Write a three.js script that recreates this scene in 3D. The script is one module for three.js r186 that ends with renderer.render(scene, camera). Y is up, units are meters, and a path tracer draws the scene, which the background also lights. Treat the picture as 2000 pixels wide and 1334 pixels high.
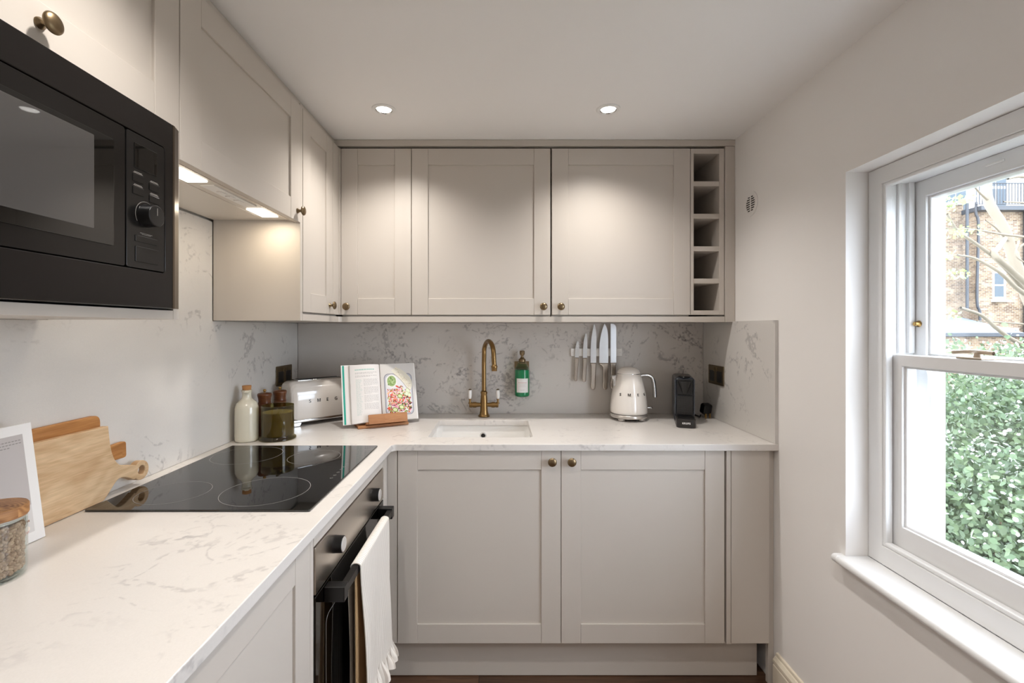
import * as THREE from 'three';
import { RoundedBoxGeometry } from 'three/addons/geometries/RoundedBoxGeometry.js';
import { ParametricGeometry } from 'three/addons/geometries/ParametricGeometry.js';
import { TextGeometry } from 'three/addons/geometries/TextGeometry.js';
import { FontLoader } from 'three/addons/loaders/FontLoader.js';
import { RectAreaLightUniformsLib } from 'three/addons/lights/RectAreaLightUniformsLib.js';
import { mergeGeometries, toCreasedNormals, mergeVertices } from 'three/addons/utils/BufferGeometryUtils.js';

// ---------------------------------------------------------------- camera, sky, exposure
const E = 1.315;                       // eye height; v below is height above the eye, d is depth in front of the camera
const scene = new THREE.Scene();
const camera = new THREE.PerspectiveCamera(2 * Math.atan(667 / 900) * 180 / Math.PI, 2000 / 1334, 0.02, 200);
camera.position.set(0, E, 0);
camera.lookAt(0, E, -1);
camera.setViewOffset(2000, 1334, 20, 26, 2000, 1334);   // shifted lens: vertical lines stay vertical
scene.background = new THREE.Color().setRGB(8.4, 9.1, 10.0);   // bright overcast sky
const renderer = new THREE.WebGLRenderer();
renderer.toneMapping = THREE.LinearToneMapping;
renderer.toneMappingExposure = 1.07;
renderer.shadowMap.enabled = true;
RectAreaLightUniformsLib.init();
const DOWNLIGHT = 1.95, HOODLIGHT = 34;
const WARM = new THREE.Color().setRGB(1.0, 0.955, 0.905), HOODWARM = new THREE.Color().setRGB(1.0, 0.86, 0.66);

// ---------------------------------------------------------------- numbers: seeded random, noise
let seed = 20240607;
const rnd = () => { seed = (seed + 0x6d2b79f5) | 0; let t = Math.imul(seed ^ (seed >>> 15), 1 | seed); t = (t + Math.imul(t ^ (t >>> 7), 61 | t)) ^ t; return ((t ^ (t >>> 14)) >>> 0) / 4294967296; };
const rr = (a, b) => a + (b - a) * rnd();
const hash = (x, y) => { let h = Math.imul(x, 374761393) + Math.imul(y, 668265263) | 0; h = Math.imul(h ^ (h >>> 13), 1274126177); return ((h ^ (h >>> 16)) >>> 0) / 4294967296; };
const noise = (x, y) => { const i = Math.floor(x), j = Math.floor(y), a = x - i, b = y - j, s = a * a * (3 - 2 * a), t = b * b * (3 - 2 * b); const p = hash(i, j), q = hash(i + 1, j), r = hash(i, j + 1), w = hash(i + 1, j + 1); return (p + (q - p) * s) * (1 - t) + (r + (w - r) * s) * t; };
const fbm = (x, y, o = 4) => { let s = 0, a = 0.5, n = 0; for (let i = 0; i < o; i++) { s += a * noise(x, y); n += a; a *= 0.5; x = x * 2.03 + 17.1; y = y * 2.03 + 9.7; } return s / n; };
const sstep = (a, b, x) => { const t = Math.min(1, Math.max(0, (x - a) / (b - a))); return t * t * (3 - 2 * t); };
const lerp = (a, b, t) => a + (b - a) * t;

function dataTexture(w, h, f, color = true) {
  const a = new Uint8Array(w * h * 4);
  for (let y = 0; y < h; y++) for (let x = 0; x < w; x++) { const c = f(x, y), o = (y * w + x) * 4; a[o] = c[0]; a[o + 1] = c[1]; a[o + 2] = c[2]; a[o + 3] = 255; }
  const t = new THREE.DataTexture(a, w, h); t.magFilter = THREE.LinearFilter; t.minFilter = THREE.LinearFilter; t.wrapS = t.wrapT = THREE.RepeatWrapping;
  if (color) t.colorSpace = THREE.SRGBColorSpace; t.needsUpdate = true; return t;
}
function canvasTexture(w, h, draw) {
  const c = document.createElement('canvas'); c.width = w; c.height = h; const g = c.getContext('2d'); draw(g, w, h);
  const t = new THREE.CanvasTexture(c); t.colorSpace = THREE.SRGBColorSpace; return t;
}

// ---------------------------------------------------------------- materials
const hex = (h) => new THREE.Color(h);
const std = (color, roughness, more = {}) => new THREE.MeshPhysicalMaterial({ color: hex(color), roughness, ...more });
// quartz: white ground with clouded grey veining; size in metres sets the texture's reach
function quartz(w, h, mw, mh, ox, oy, ground, strength, spots = []) {
  return dataTexture(w, h, (px, py) => {
    const x = px / w * mw + ox, y = py / h * mh + oy;
    const wx = fbm(x * 3.1 + 5, y * 3.1 + 1, 3), wy = fbm(x * 3.1 + 31, y * 3.1 + 17, 3), fine = fbm(x * 105 + 8 * wx, y * 105 + 8 * wy, 3);
    const line = (n, k) => Math.max(0, 1 - Math.abs(n - 0.5) * k);
    let v = line(fbm(x * 7 + 4 * wx, y * 8.5 + 4 * wy, 4), 24) * sstep(0.5, 0.64, fbm(x * 2.4 + 40, y * 3 + 3, 3)) * sstep(0.42, 0.62, fine) * 0.9;
    v += line(fbm(x * 19 + 6 * wy, y * 19 + 6 * wx + 60, 4), 15) * sstep(0.52, 0.68, fbm(x * 5 + 80, y * 5 + 11, 3)) * sstep(0.44, 0.64, fine) * 0.7;
    v += sstep(0.5, 0.75, fbm(x * 2.2 + 8, y * 4.2 + 70, 4)) * 0.22;
    for (const [sx, sy, rx, ry, k] of spots) { const q = ((x - sx) / rx) ** 2 + ((y - sy) / ry) ** 2; if (q < 1) v += (1 - q) * k * sstep(0.4, 0.6, fine) * line(fbm(x * 30 + 5 * wx, y * 22 + 5 * wy, 3), 9); }
    v = Math.min(1, v * strength);
    const cloud = (fbm(x * 4 + 3, y * 4 + 8, 3) - 0.5) * 12 * strength, grain = (hash(px, py) - 0.5) * 4;
    return [0, 1, 2].map((i) => Math.max(0, Math.min(255, ground[i] + cloud + grain - v * [92, 92, 87][i])));
  });
}
function woodTexture(w, h, dark, light, rings, stretch, knots = 0.5) {
  return dataTexture(w, h, (px, py) => {
    const x = px / w, y = py / h, g = fbm(x * stretch, y * 9 * rings, 4), warp = fbm(x * 2.2, y * 2.6, 3), r = 0.5 + 0.5 * Math.sin((y * rings * 9 + warp * 9 * knots) * 6.283);
    const t = Math.min(1, Math.max(0, 0.55 * g + 0.3 * r * knots + 0.55 * (warp - 0.35))), f = (fbm(x * stretch * 3, y * 120, 2) - 0.5) * 24;
    return [0, 1, 2].map((i) => Math.max(0, Math.min(255, lerp(dark[i], light[i], t) + f)));
  });
}
const M = {};
M.wall = std('#f1eeeb', 0.85);
M.ceiling = std('#f5f3f1', 0.9);
M.windowPaint = std('#ebebeb', 0.38);
M.cabinet = std('#c9c1b8', 0.42);
M.carcass = M.cabinet;
M.brass = std('#86745a', 0.32, { metalness: 1 });
M.tapBrass = std('#97794f', 0.28, { metalness: 1 });
M.darkBrass = std('#6f5d40', 0.36, { metalness: 1 });
M.socketMetal = std('#7d6f58', 0.4, { metalness: 1 });
M.chrome = std('#d9d9d9', 0.1, { metalness: 1 });
M.blade = std('#d2d4d6', 0.26, { metalness: 1 });
M.letterMetal = std('#5d5a58', 0.3, { metalness: 0.8 });
M.steel = std('#cfc8c0', 0.27, { metalness: 1, anisotropy: 0.5 });
M.handleSteel = std('#bdb5ac', 0.24, { metalness: 1 });
M.black = std('#0b0b0c', 0.35);
M.blackSatin = std('#141415', 0.42);
M.blackMetal = std('#2c2a29', 0.34, { metalness: 0.65 });
M.blackPanel = std('#1b1a1a', 0.22, { metalness: 0.3 });
M.blackGlass = std('#070707', 0.03, { ior: 1.6 });
M.hobGlass = std('#050505', 0.025, { ior: 1.75 });
M.ovenGlass = std('#050505', 0.05, { ior: 1.65 });
M.meshScreen = std('#484645', 0.4, { metalness: 0.3, clearcoat: 1, clearcoatRoughness: 0.02 });
M.frameEdge = std('#5f5448', 0.22, { metalness: 0.9 });
M.print = std('#8f8b86', 0.6);
M.hobPrint = std('#9a9896', 0.5);
M.trimDark = std('#0e0d0d', 0.4);
M.ceramic = std('#f1eeea', 0.12, { clearcoat: 0.6, clearcoatRoughness: 0.05 });
M.porcelain = std('#f6f4f1', 0.1);
M.appliance = std('#ebe5de', 0.2, { clearcoat: 1, clearcoatRoughness: 0.06 });
M.glaze = std('#d9d3c0', 0.22, { clearcoat: 0.8, clearcoatRoughness: 0.08 });
M.cork = std('#b78352', 0.85);
M.millWood = std('#5a2f18', 0.34, { map: null });
M.plastic = std('#f0efed', 0.35);
M.hoodPlate = std('#ded8d0', 0.4, { metalness: 0.2 });
M.coffeeBlue = std('#232830', 0.28);
M.coffeeBlack = std('#111214', 0.25);
M.tank = std('#6b6864', 0.12, { transmission: 0.75, thickness: 0 });
M.white = std('#f4f3f1', 0.7);
M.paper = std('#eeebe7', 0.75);
M.teal = std('#23a08c', 0.5);
M.copper = std('#a98955', 0.3, { metalness: 1 });
M.glassPane = std('#fbfdff', 0.0, { transmission: 1, thickness: 0, ior: 1.5 });
M.jarGlass = std('#f7fbfa', 0.02, { transmission: 1, thickness: 0, ior: 1.45 });
M.candleGlass = std('#c3bc94', 0.03, { transmission: 1, thickness: 0, ior: 1.5 });
M.wax = std('#efe6b4', 0.5);
M.waxBody = std('#cdc08a', 0.5);
M.soapLiquid = std('#0a8f62', 0.12);
M.bottleGlass = std('#dfeee4', 0.03, { transmission: 1, thickness: 0, ior: 1.45 });
M.lamp = new THREE.MeshStandardMaterial({ color: 0xffffff, emissive: new THREE.Color().setRGB(1, 0.97, 0.92), emissiveIntensity: 6, roughness: 0.4 });
M.hoodLamp = new THREE.MeshStandardMaterial({ color: 0xffffff, emissive: new THREE.Color().setRGB(1, 0.95, 0.84), emissiveIntensity: 3.2, roughness: 0.4 });
M.bean = std('#a98a6c', 0.6);
M.towel = std('#ffffff', 0.92, { sheen: 0.3, sheenColor: hex('#ffffff'), sheenRoughness: 0.8 });
M.lining = std('#b08f66', 0.9);
M.bark = std('#726859', 0.9);
M.twig = std('#8a7460', 0.9);
M.leaf = std('#ffffff', 0.75, { transmission: 0.35, thickness: 0 });
M.blossom = std('#ffffff', 0.8, { transmission: 0.3, thickness: 0 });
M.slate = std('#6e7680', 0.7);
M.pipe = std('#2e3238', 0.5);
M.stone = std('#cfc9bf', 0.85);
M.farGlass = std('#4a535a', 0.35, { specularIntensity: 0.3 });
M.soil = std('#5d5a4c', 0.95);
M.exterior = std('#b9a58c', 0.9);

const tiled = (m, sx, sy, ox = 0, oy = 0) => { m.userData = { tile: [sx, sy, ox, oy] }; return m; };
M.worktop = tiled(std('#ffffff', 0.28, { map: quartz(1400, 1800, 2.1, 2.7, 0, 0, [219, 214, 209], 0.3, [[0.46, 1.42, 0.12, 0.03, 0.5], [0.42, 0.86, 0.10, 0.05, 0.4], [0.2, 1.18, 0.06, 0.05, 0.4]]) }), 1 / 2.1, 1 / 2.7, 1.05, 0.3);
M.splash = tiled(std('#ffffff', 0.3, { map: quartz(1600, 640, 2.1, 0.84, 3, 7, [216, 212, 207], 0.42) }), 1 / 2.1, 1 / 0.84, 0.2, 0.1);
M.splashBack = tiled(std('#ffffff', 0.3, { map: quartz(1800, 430, 2.1, 0.5, 9, 2, [212, 206, 200], 0.5, [[9 + 1.05 + 0.905, 2 + 0.42, 0.075, 0.10, 1.3], [9 + 1.05 + 0.32, 2 + 0.43, 0.05, 0.02, 1.0], [9 + 1.05 + 0.9, 2 + 0.2, 0.06, 0.05, 0.9], [9 + 1.05 + 0.64, 2 + 0.17, 0.05, 0.12, 0.7]]) }), 1 / 2.1, 1 / 0.5, 0.5, 0);
M.splashBack.userData.tile = [1 / 2.1, 1 / 0.5, 1.05 / 2.1, (-(E - 0.44)) / 0.5];
M.board = tiled(std('#ffffff', 0.6, { map: woodTexture(512, 512, [182, 144, 104], [226, 200, 164], 1.1, 5, 0.7) }), 2.4, 3.0);
M.boardDark = tiled(std('#ffffff', 0.55, { map: woodTexture(512, 256, [150, 96, 48], [201, 148, 88], 1.6, 5, 0.6) }), 2.5, 4);
M.standWood = tiled(std('#ffffff', 0.5, { map: woodTexture(512, 256, [150, 96, 56], [196, 142, 92], 2.0, 4, 0.4) }), 4, 9);
M.lidWood = tiled(std('#ffffff', 0.5, { map: woodTexture(256, 256, [104, 58, 28], [208, 158, 104], 0.9, 2, 1.3) }), 5, 7);
M.millWood.map = woodTexture(256, 256, [66, 32, 14], [122, 72, 36], 2, 3, 0.5); M.millWood.color.set('#ffffff');
M.floorWood = [0, 1, 2].map((k) => tiled(std('#ffffff', 0.38, { map: woodTexture(512, 256, [52 + 10 * k, 34 + 6 * k, 24 + 4 * k], [104 + 14 * k, 74 + 10 * k, 52 + 7 * k], 1.3, 4, 0.7) }), 1.1, 3, k * 0.31, k * 0.17));
M.brick = std('#ffffff', 0.92, {
  map: dataTexture(1024, 1024, (px, py) => {
    const row = Math.floor(py / 12), sh = row % 2 ? 18 : 0, col = Math.floor((px + sh) / 36), fx = (px + sh) % 36, fy = py % 12;
    if (fx < 3 || fy < 2) { const g = 132 + 20 * hash(px, py); return [g, g - 8, g - 20]; }
    const k = hash(col * 7 + 1, row * 13 + 5), n = (fbm(px * 0.02, py * 0.02, 3) - 0.5) * 60;
    const a = [[124, 103, 81], [112, 91, 71], [133, 114, 91], [98, 79, 62]][Math.floor(k * 4)];
    return a.map((c) => Math.max(0, Math.min(255, c + n + (hash(px, py) - 0.5) * 20)));
  }),
});
tiled(M.brick, 1 / 6.4, 1 / 6.4);

// ---------------------------------------------------------------- building helpers
const taken = new Map();
const numbered = (n) => { const k = taken.get(n) ?? 0; taken.set(n, k + 1); return k ? `${n}_${String(k).padStart(3, '0')}` : n; };
const rootOf = (o) => { while (o.parent && o.parent !== scene) o = o.parent; return o; };
function uvBox(g, [sx, sy, ox, oy]) {
  const p = g.attributes.position, n = g.attributes.normal, uv = new Float32Array(p.count * 2);
  for (let i = 0; i < p.count; i++) {
    const ax = Math.abs(n.getX(i)), ay = Math.abs(n.getY(i)), az = Math.abs(n.getZ(i));
    const u = ay >= ax && ay >= az ? p.getX(i) : ax > az ? p.getZ(i) : p.getX(i), v = ay >= ax && ay >= az ? -p.getZ(i) : p.getY(i);
    uv[2 * i] = u * sx + ox; uv[2 * i + 1] = v * sy + oy;
  }
  g.setAttribute('uv', new THREE.BufferAttribute(uv, 2));
}
const B = (x0, x1, v0, v1, d0, d1, r = 0.001) => {   // box between world planes
  const w = x1 - x0, h = v1 - v0, t = Math.abs(d1 - d0);
  const g = r > 0 ? new RoundedBoxGeometry(w, h, t, 2, Math.min(r, w / 2.05, h / 2.05, t / 2.05)) : new THREE.BoxGeometry(w, h, t);
  return g.translate((x0 + x1) / 2, E + (v0 + v1) / 2, -(d0 + d1) / 2);
};
const L = (w, h, t, r = 0.001, x = 0, y = 0, z = 0) => (r > 0 ? new RoundedBoxGeometry(w, h, t, 2, Math.min(r, w / 2.05, h / 2.05, t / 2.05)) : new THREE.BoxGeometry(w, h, t)).translate(x, y, z);
const cyl = (r0, r1, h, x = 0, y = 0, z = 0, seg = 32) => new THREE.CylinderGeometry(r1, r0, h, seg).translate(x, y, z);
const lathe = (pts, seg = 40) => new THREE.LatheGeometry(pts.map(([a, b]) => new THREE.Vector2(a, b)), seg);
const merge = (list) => { const l = list.map((g) => { const q = g.index ? g.toNonIndexed() : g; for (const k of Object.keys(q.attributes)) if (!['position', 'normal', 'uv'].includes(k)) q.deleteAttribute(k); return q; }); return mergeGeometries(l, false); };
function tube(points, r, seg = 40, rad = 12, closed = false) { return new THREE.TubeGeometry(new THREE.CatmullRomCurve3(points.map((p) => new THREE.Vector3(...p)), closed), seg, r, rad, closed); }
function taper(points, r0, r1, seg = 24, rad = 7, wobble = 0) {
  const c = new THREE.CatmullRomCurve3(points.map((p) => new THREE.Vector3(...p))), fr = c.computeFrenetFrames(seg), pos = [], idx = [];
  for (let i = 0; i <= seg; i++) { const t = i / seg, p = c.getPointAt(t), r = lerp(r0, r1, t) * (1 + wobble * Math.sin(i * 1.7)); for (let j = 0; j < rad; j++) { const a = j / rad * 6.2832, q = p.clone().addScaledVector(fr.normals[i], Math.cos(a) * r).addScaledVector(fr.binormals[i], Math.sin(a) * r); pos.push(q.x, q.y, q.z); } }
  for (let i = 0; i < seg; i++) for (let j = 0; j < rad; j++) { const a = i * rad + j, b = i * rad + (j + 1) % rad, e = a + rad, f = b + rad; idx.push(a, b, e, b, f, e); }
  const g = new THREE.BufferGeometry(); g.setAttribute('position', new THREE.Float32BufferAttribute(pos, 3)); g.setIndex(idx); g.computeVertexNormals();
  g.setAttribute('uv', new THREE.Float32BufferAttribute(new Float32Array(pos.length / 3 * 2), 2)); return g;
}
function extrude(pts, depth, bevel = 0, holes = [], curve = 12) {
  const s = pts instanceof THREE.Shape ? pts : new THREE.Shape(pts.map(([a, b]) => new THREE.Vector2(a, b)));
  for (const h of holes) s.holes.push(h instanceof THREE.Path ? h : new THREE.Path(h.map(([a, b]) => new THREE.Vector2(a, b))));
  return new THREE.ExtrudeGeometry(s, { depth: depth - 2 * bevel, bevelEnabled: bevel > 0, bevelThickness: bevel, bevelSize: bevel, bevelOffset: -bevel, bevelSegments: 2, curveSegments: curve }).translate(0, 0, bevel);
}
function roundRect(w, h, r, cx = 0, cy = 0, Kind = THREE.Shape) {
  const s = new Kind(), x = cx - w / 2, y = cy - h / 2;
  s.moveTo(x + r, y); s.lineTo(x + w - r, y); s.absarc(x + w - r, y + r, r, -Math.PI / 2, 0); s.lineTo(x + w, y + h - r); s.absarc(x + w - r, y + h - r, r, 0, Math.PI / 2);
  s.lineTo(x + r, y + h); s.absarc(x + r, y + h - r, r, Math.PI / 2, Math.PI); s.lineTo(x, y + r); s.absarc(x + r, y + r, r, Math.PI, 1.5 * Math.PI); return s;
}
function shade(o) { o.castShadow = true; o.receiveShadow = true; return o; }
function thing(name, label, category, [x, v, d], turn = 0, group) {
  const o = new THREE.Group(); o.name = numbered(name); o.position.set(x, E + v, -d); o.rotation.y = turn; o.userData = { label, category };
  if (group) o.userData.group = group; scene.add(o); return o;
}
function local(parent, name, geo, mat, label) {         // geometry in the thing's own axes
  if (mat.userData?.tile) uvBox(geo, mat.userData.tile);
  const m = shade(new THREE.Mesh(geo, mat)); m.name = name; if (label) m.userData.label = label; parent.add(m); return m;
}
function part(parent, name, geo, mat, label) {          // geometry in world axes
  if (mat.userData?.tile) uvBox(geo, mat.userData.tile);
  const p = rootOf(parent).position; geo.translate(-p.x, -p.y, -p.z);
  const m = shade(new THREE.Mesh(geo, mat)); m.name = name; if (label) m.userData.label = label; parent.add(m); return m;
}
function single(name, label, category, geo, mat, kind) {   // a thing (or a piece of the setting) that is one mesh, moved to its base
  if (mat.userData?.tile) uvBox(geo, mat.userData.tile);
  geo.computeBoundingBox(); const b = geo.boundingBox, c = b.getCenter(new THREE.Vector3()); c.y = b.min.y; geo.translate(-c.x, -c.y, -c.z);
  const m = shade(new THREE.Mesh(geo, mat)); m.name = numbered(name); m.position.copy(c); m.userData = { label, category }; if (kind) m.userData.kind = kind; scene.add(m); return m;
}
const structure = (name, label, category, geo, mat) => single(name, label, category, geo, mat, 'structure');
const faceX = (g) => g.applyMatrix4(new THREE.Matrix4().set(0, 0, 1, 0, 0, 1, 0, 0, -1, 0, 0, 0, 0, 0, 0, 1));    // (u, v, w) to (w, v, -u): a face that looks along +x
const faceL = (g) => g.applyMatrix4(new THREE.Matrix4().set(0, 0, -1, 0, 0, 1, 0, 0, 1, 0, 0, 0, 0, 0, 0, 1));    // (u, v, w) to (-w, v, u)
const flat = (g) => g.rotateX(-Math.PI / 2);          // (x, y) shape to the floor plane, extruded upwards; y becomes depth

// ---------------------------------------------------------------- main dimensions
const WL = -1.025, WR = 1.005, WB = 2.292, WF = -1.0, CEIL = 0.812, FLOOR = -E;
const SL = -1.005, SR = 0.993, SB = 2.272, CT = -0.4215, CTH = 0.024, CF = 1.672, CX = -0.3975;
const UPD = 1.987, UPX = -0.70, BD = 1.689, BX = -0.42, DT = 0.775, DB = 0.0574, PB = 0.0265;

// ---------------------------------------------------------------- the room
const floorObj = structure('floor', 'dark brown wooden plank floor of the kitchen', 'floor', B(WL - 0.2, WR + 0.26, FLOOR - 0.12, FLOOR - 0.012, WF - 0.2, WB + 0.2, 0), M.trimDark);
{
  const geos = new Map();
  for (let r = 0; r < 33; r++) {
    const d0 = WB - 0.002 - r * 0.12, cut = WL + 0.5 + 1.05 * hash(r, 3);
    for (const [a, b, k] of [[WL + 0.001, cut, 0], [cut, WR - 0.001, 1]]) {
      if (d0 - 0.12 < WF) continue;
      part(floorObj, 'plank', B(a + 0.0006, b - 0.0006, FLOOR - 0.012, FLOOR, d0 - 0.1192, d0, 0.0012), M.floorWood[Math.floor(hash(r, k + 9) * 3)]);
    }
  }
}
structure('ceiling', 'flat white ceiling above the kitchen', 'ceiling', B(WL - 0.2, WR + 0.265, CEIL, CEIL + 0.15, WF - 0.2, WB + 0.2, 0), M.ceiling);
structure('wall_left', 'white left wall behind the hob counter', 'wall', B(WL - 0.2, WL, FLOOR - 0.012, CEIL, WF, WB, 0), M.wall);
structure('wall_back', 'white end wall behind the sink counter', 'wall', B(WL - 0.2, WR + 0.265, FLOOR - 0.012, CEIL, WB, WB + 0.2, 0), M.wall);
structure('wall_front', 'white wall at the near end of the room', 'wall', B(WL - 0.2, WR + 0.265, FLOOR - 0.012, CEIL, WF - 0.2, WF, 0), M.wall);
const WN = 0.386, WD = 1.3466, WT = 0.4553, WS = -0.665, WO = 1.27;     // window opening
{
  const s = [[-WB, FLOOR - 0.012], [-WF, FLOOR - 0.012], [-WF, CEIL], [-WB, CEIL]].map(([a, b]) => [-a, b]);
  const g = extrude(s, WO - WR, 0, [[[WN, WS - 0.026], [WN, WT], [WD, WT], [WD, WS - 0.026]]]);
  faceX(g).translate(WR, E, 0);
  structure('wall_right', 'white plastered right wall with the window recess', 'wall', g, M.wall);
}
{ // skirting board along the right wall
  const prof = [[0, 0], [0.019, 0], [0.019, 0.092], [0.0165, 0.096], [0.0165, 0.1], [0.0195, 0.103], [0.019, 0.112], [0.012, 0.122], [0.008, 0.124], [0.0085, 0.128], [0.007, 0.134], [0, 0.136]];
  const g = extrude(prof.map(([a, b]) => [-a, b]), 1.676 - WF - 0.002); g.translate(WR - 0.0005, E + FLOOR + 0.0005, -1.676);
  structure('baseboard_right', 'cream moulded skirting board along the right wall', 'skirting board', g, std('#e6dcc9', 0.45));
}

// ---------------------------------------------------------------- sash window in the right wall
const win = new THREE.Group(); win.name = 'window_1'; win.position.set(1.07, E + WS, -(WN + WD) / 2); win.userData = { label: 'white painted sliding sash window looking onto a blossoming garden', category: 'window', kind: 'structure' }; scene.add(win);
const ringX = (x0, x1, d0, d1, v0, v1, ws, wt, wb, bevel = 0.0015) => faceX(extrude([[d0, v0], [d1, v0], [d1, v1], [d0, v1]], x1 - x0, bevel, [[[d0 + ws, v0 + wb], [d0 + ws, v1 - wt], [d1 - ws, v1 - wt], [d1 - ws, v0 + wb]]])).translate(x0, E, 0);
{
  const iN = WN + 0.0486, iD = WD - 0.0486, iT = 0.408, iB = -0.6115;
  part(win, 'box_frame', ringX(1.07, 1.24, WN + 0.001, WD - 0.001, WS + 0.0005, WT - 0.001, 0.0486, 0.047, 0.053, 0.002), M.windowPaint);
  part(win, 'staff_bead', ringX(1.072, 1.0935, iN, iD, iB, iT, 0.011, 0.011, 0.012, 0.004), M.windowPaint);
  part(win, 'outer_bead', ringX(1.206, 1.232, iN, iD, iB, iT, 0.014, 0.014, 0.012, 0.002), M.windowPaint);
  for (const d of [iD - 0.005, iN + 0.005]) {
    part(win, 'parting_bead', B(1.1385, 1.1545, -0.07, iT, d - 0.006, d + 0.005, 0.002), M.windowPaint);
    part(win, 'stile_groove_bead', B(1.112, 1.120, -0.07, iT, d - 0.003, d + 0.005, 0.002), M.windowPaint);
  }
  // lower sash, nearer the room
  const low = part(win, 'lower_sash', ringX(1.096, 1.137, iN + 0.0015, iD - 0.0015, iB + 0.001, -0.0736, 0.034, 0.0305, 0.0655), M.windowPaint);
  part(low, 'glazing_bar_step', ringX(1.104, 1.131, iN + 0.035, iD - 0.035, iB + 0.066, -0.1042, 0.007, 0.006, 0.007, 0.002), M.windowPaint);
  part(low, 'pane', B(1.1165, 1.1195, iB + 0.07, -0.1075, iN + 0.039, iD - 0.039, 0), M.glassPane, 'clear lower window pane');
  // upper sash, one track further out
  const up = part(win, 'upper_sash', ringX(1.158, 1.2045, iN + 0.0015, iD - 0.0015, -0.108, iT - 0.001, 0.038, 0.0455, 0.034), M.windowPaint);
  part(up, 'glazing_bar_step', ringX(1.166, 1.198, iN + 0.039, iD - 0.039, -0.074, iT - 0.0465, 0.007, 0.007, 0.006, 0.002), M.windowPaint);
  part(up, 'pane', B(1.184, 1.187, -0.071, iT - 0.05, iN + 0.043, iD - 0.043, 0), M.glassPane, 'clear upper window pane');
  for (const d of [iD - 0.0385, iN + 0.0015]) {
    const horn = new THREE.Shape(); horn.moveTo(0, 0); horn.lineTo(0.046, 0); horn.quadraticCurveTo(0.047, -0.03, 0.034, -0.04); horn.quadraticCurveTo(0.03, -0.055, 0.044, -0.07); horn.lineTo(0.004, -0.07); horn.quadraticCurveTo(0.012, -0.03, 0, 0);
    part(up, 'horn', extrude(horn, 0.037, 0.002).translate(1.158, E - 0.108, -(d + 0.037)), M.windowPaint);
  }
  part(up, 'head_vent', B(1.1535, 1.158, 0.385, 0.39, 1.06, 1.10, 0.001), M.plastic);
  const stop = part(up, 'sash_stop', faceL(lathe([[0, 0], [0.009, 0], [0.009, 0.002], [0.006, 0.004], [0.006, 0.012], [0.004, 0.014], [0, 0.014]], 20).rotateX(Math.PI / 2)).translate(1.158, E + 0.012, -1.279), M.copper, 'small brass sash stop');
  for (const d of [1.085, 0.64]) {     // fasteners on the meeting rail
    const f = part(low, 'sash_fastener', merge([B(1.098, 1.15, -0.073, -0.069, d - 0.03, d + 0.03, 0.0015), cyl(0.009, 0.007, 0.012, 1.122, E - 0.064, -d)]), std('#b9aa98', 0.35, { metalness: 0.6 }), 'brushed metal sash fastener');
    part(f, 'fastener_arm', tube([[1.122, E - 0.058, -(d - 0.034)], [1.118, E - 0.056, -(d - 0.01)], [1.126, E - 0.056, -(d + 0.02)], [1.112, E - 0.06, -(d + 0.052)]], 0.005, 20, 8), std('#b9aa98', 0.35, { metalness: 0.6 }));
  }
  part(win, 'outer_lining', ringX(1.241, 1.268, WN + 0.001, WD - 0.001, WS, WT - 0.001, 0.03, 0.03, 0.02, 0.002), M.windowPaint);
  part(win, 'stone_sill', B(1.272, 1.36, WS - 0.06, WS - 0.005, WN - 0.05, WD + 0.05, 0.004), M.stone);
}
{ // window board with a rounded nose
  const s = new THREE.Shape(); s.moveTo(0.095, 0); s.lineTo(0.095, 0.024); s.lineTo(0.012, 0.024); s.absarc(0.012, 0.012, 0.012, Math.PI / 2, 1.5 * Math.PI); s.lineTo(0.095, 0);
  const inside = extrude(s, WD - WN - 0.002).translate(0.975, E + WS - 0.0245, -WD + 0.001);
  const nose = new THREE.Shape(); nose.moveTo(0.0298, 0); nose.lineTo(0.0298, 0.024); nose.lineTo(0.012, 0.024); nose.absarc(0.012, 0.012, 0.012, Math.PI / 2, 1.5 * Math.PI); nose.lineTo(0.0298, 0);
  const ears = [extrude(nose, 0.022, 0.003).translate(0.975, E + WS - 0.0245, -WD - 0.021), extrude(nose, 0.022, 0.003).translate(0.975, E + WS - 0.0245, -WN - 0.001)];
  structure('trim_1', 'white window board with a rounded nose under the sash window', 'window sill', merge([inside, ...ears]), M.windowPaint);
}

// ---------------------------------------------------------------- downlights
const spots = [[-0.437, 1.709], [0.395, 1.709], [-0.437, 0.72], [0.395, 0.72], [-0.437, -0.35], [0.395, -0.35]];
const spotLabels = ['recessed round ceiling downlight above the sink end of the hob counter', 'recessed round ceiling downlight above the kettle end of the room', 'recessed round ceiling downlight above the counter beside the microwave', 'recessed round ceiling downlight above the floor beside the window', 'recessed round ceiling downlight over the left side of the room entrance', 'recessed round ceiling downlight over the right side of the room entrance'];
spots.forEach(([x, d], i) => {
  const t = thing('ceiling_downlight', spotLabels[i], 'downlight', [x, CEIL, d], 0, 'ceiling downlights');
  local(t, 'trim_ring', lathe([[0.030, -0.0005], [0.031, -0.004], [0.040, -0.0045], [0.0435, -0.003], [0.044, -0.0003]], 48), M.plastic);
  local(t, 'baffle', lathe([[0.030, -0.0045], [0.0265, -0.002], [0.0262, -0.0004]], 48), M.chrome);
  local(t, 'lamp_lens', new THREE.CylinderGeometry(0.0258, 0.0258, 0.0016, 40).translate(0, -0.0012, 0), M.lamp);
  const s = new THREE.SpotLight(WARM, DOWNLIGHT, 0, 1.14, 1, 2); s.position.set(0, -0.012, 0); s.target.position.set(0, -2, 0); s.castShadow = true; s.shadow.radius = 1.2; s.name = 'downlight_beam'; t.add(s, s.target);
});

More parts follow.
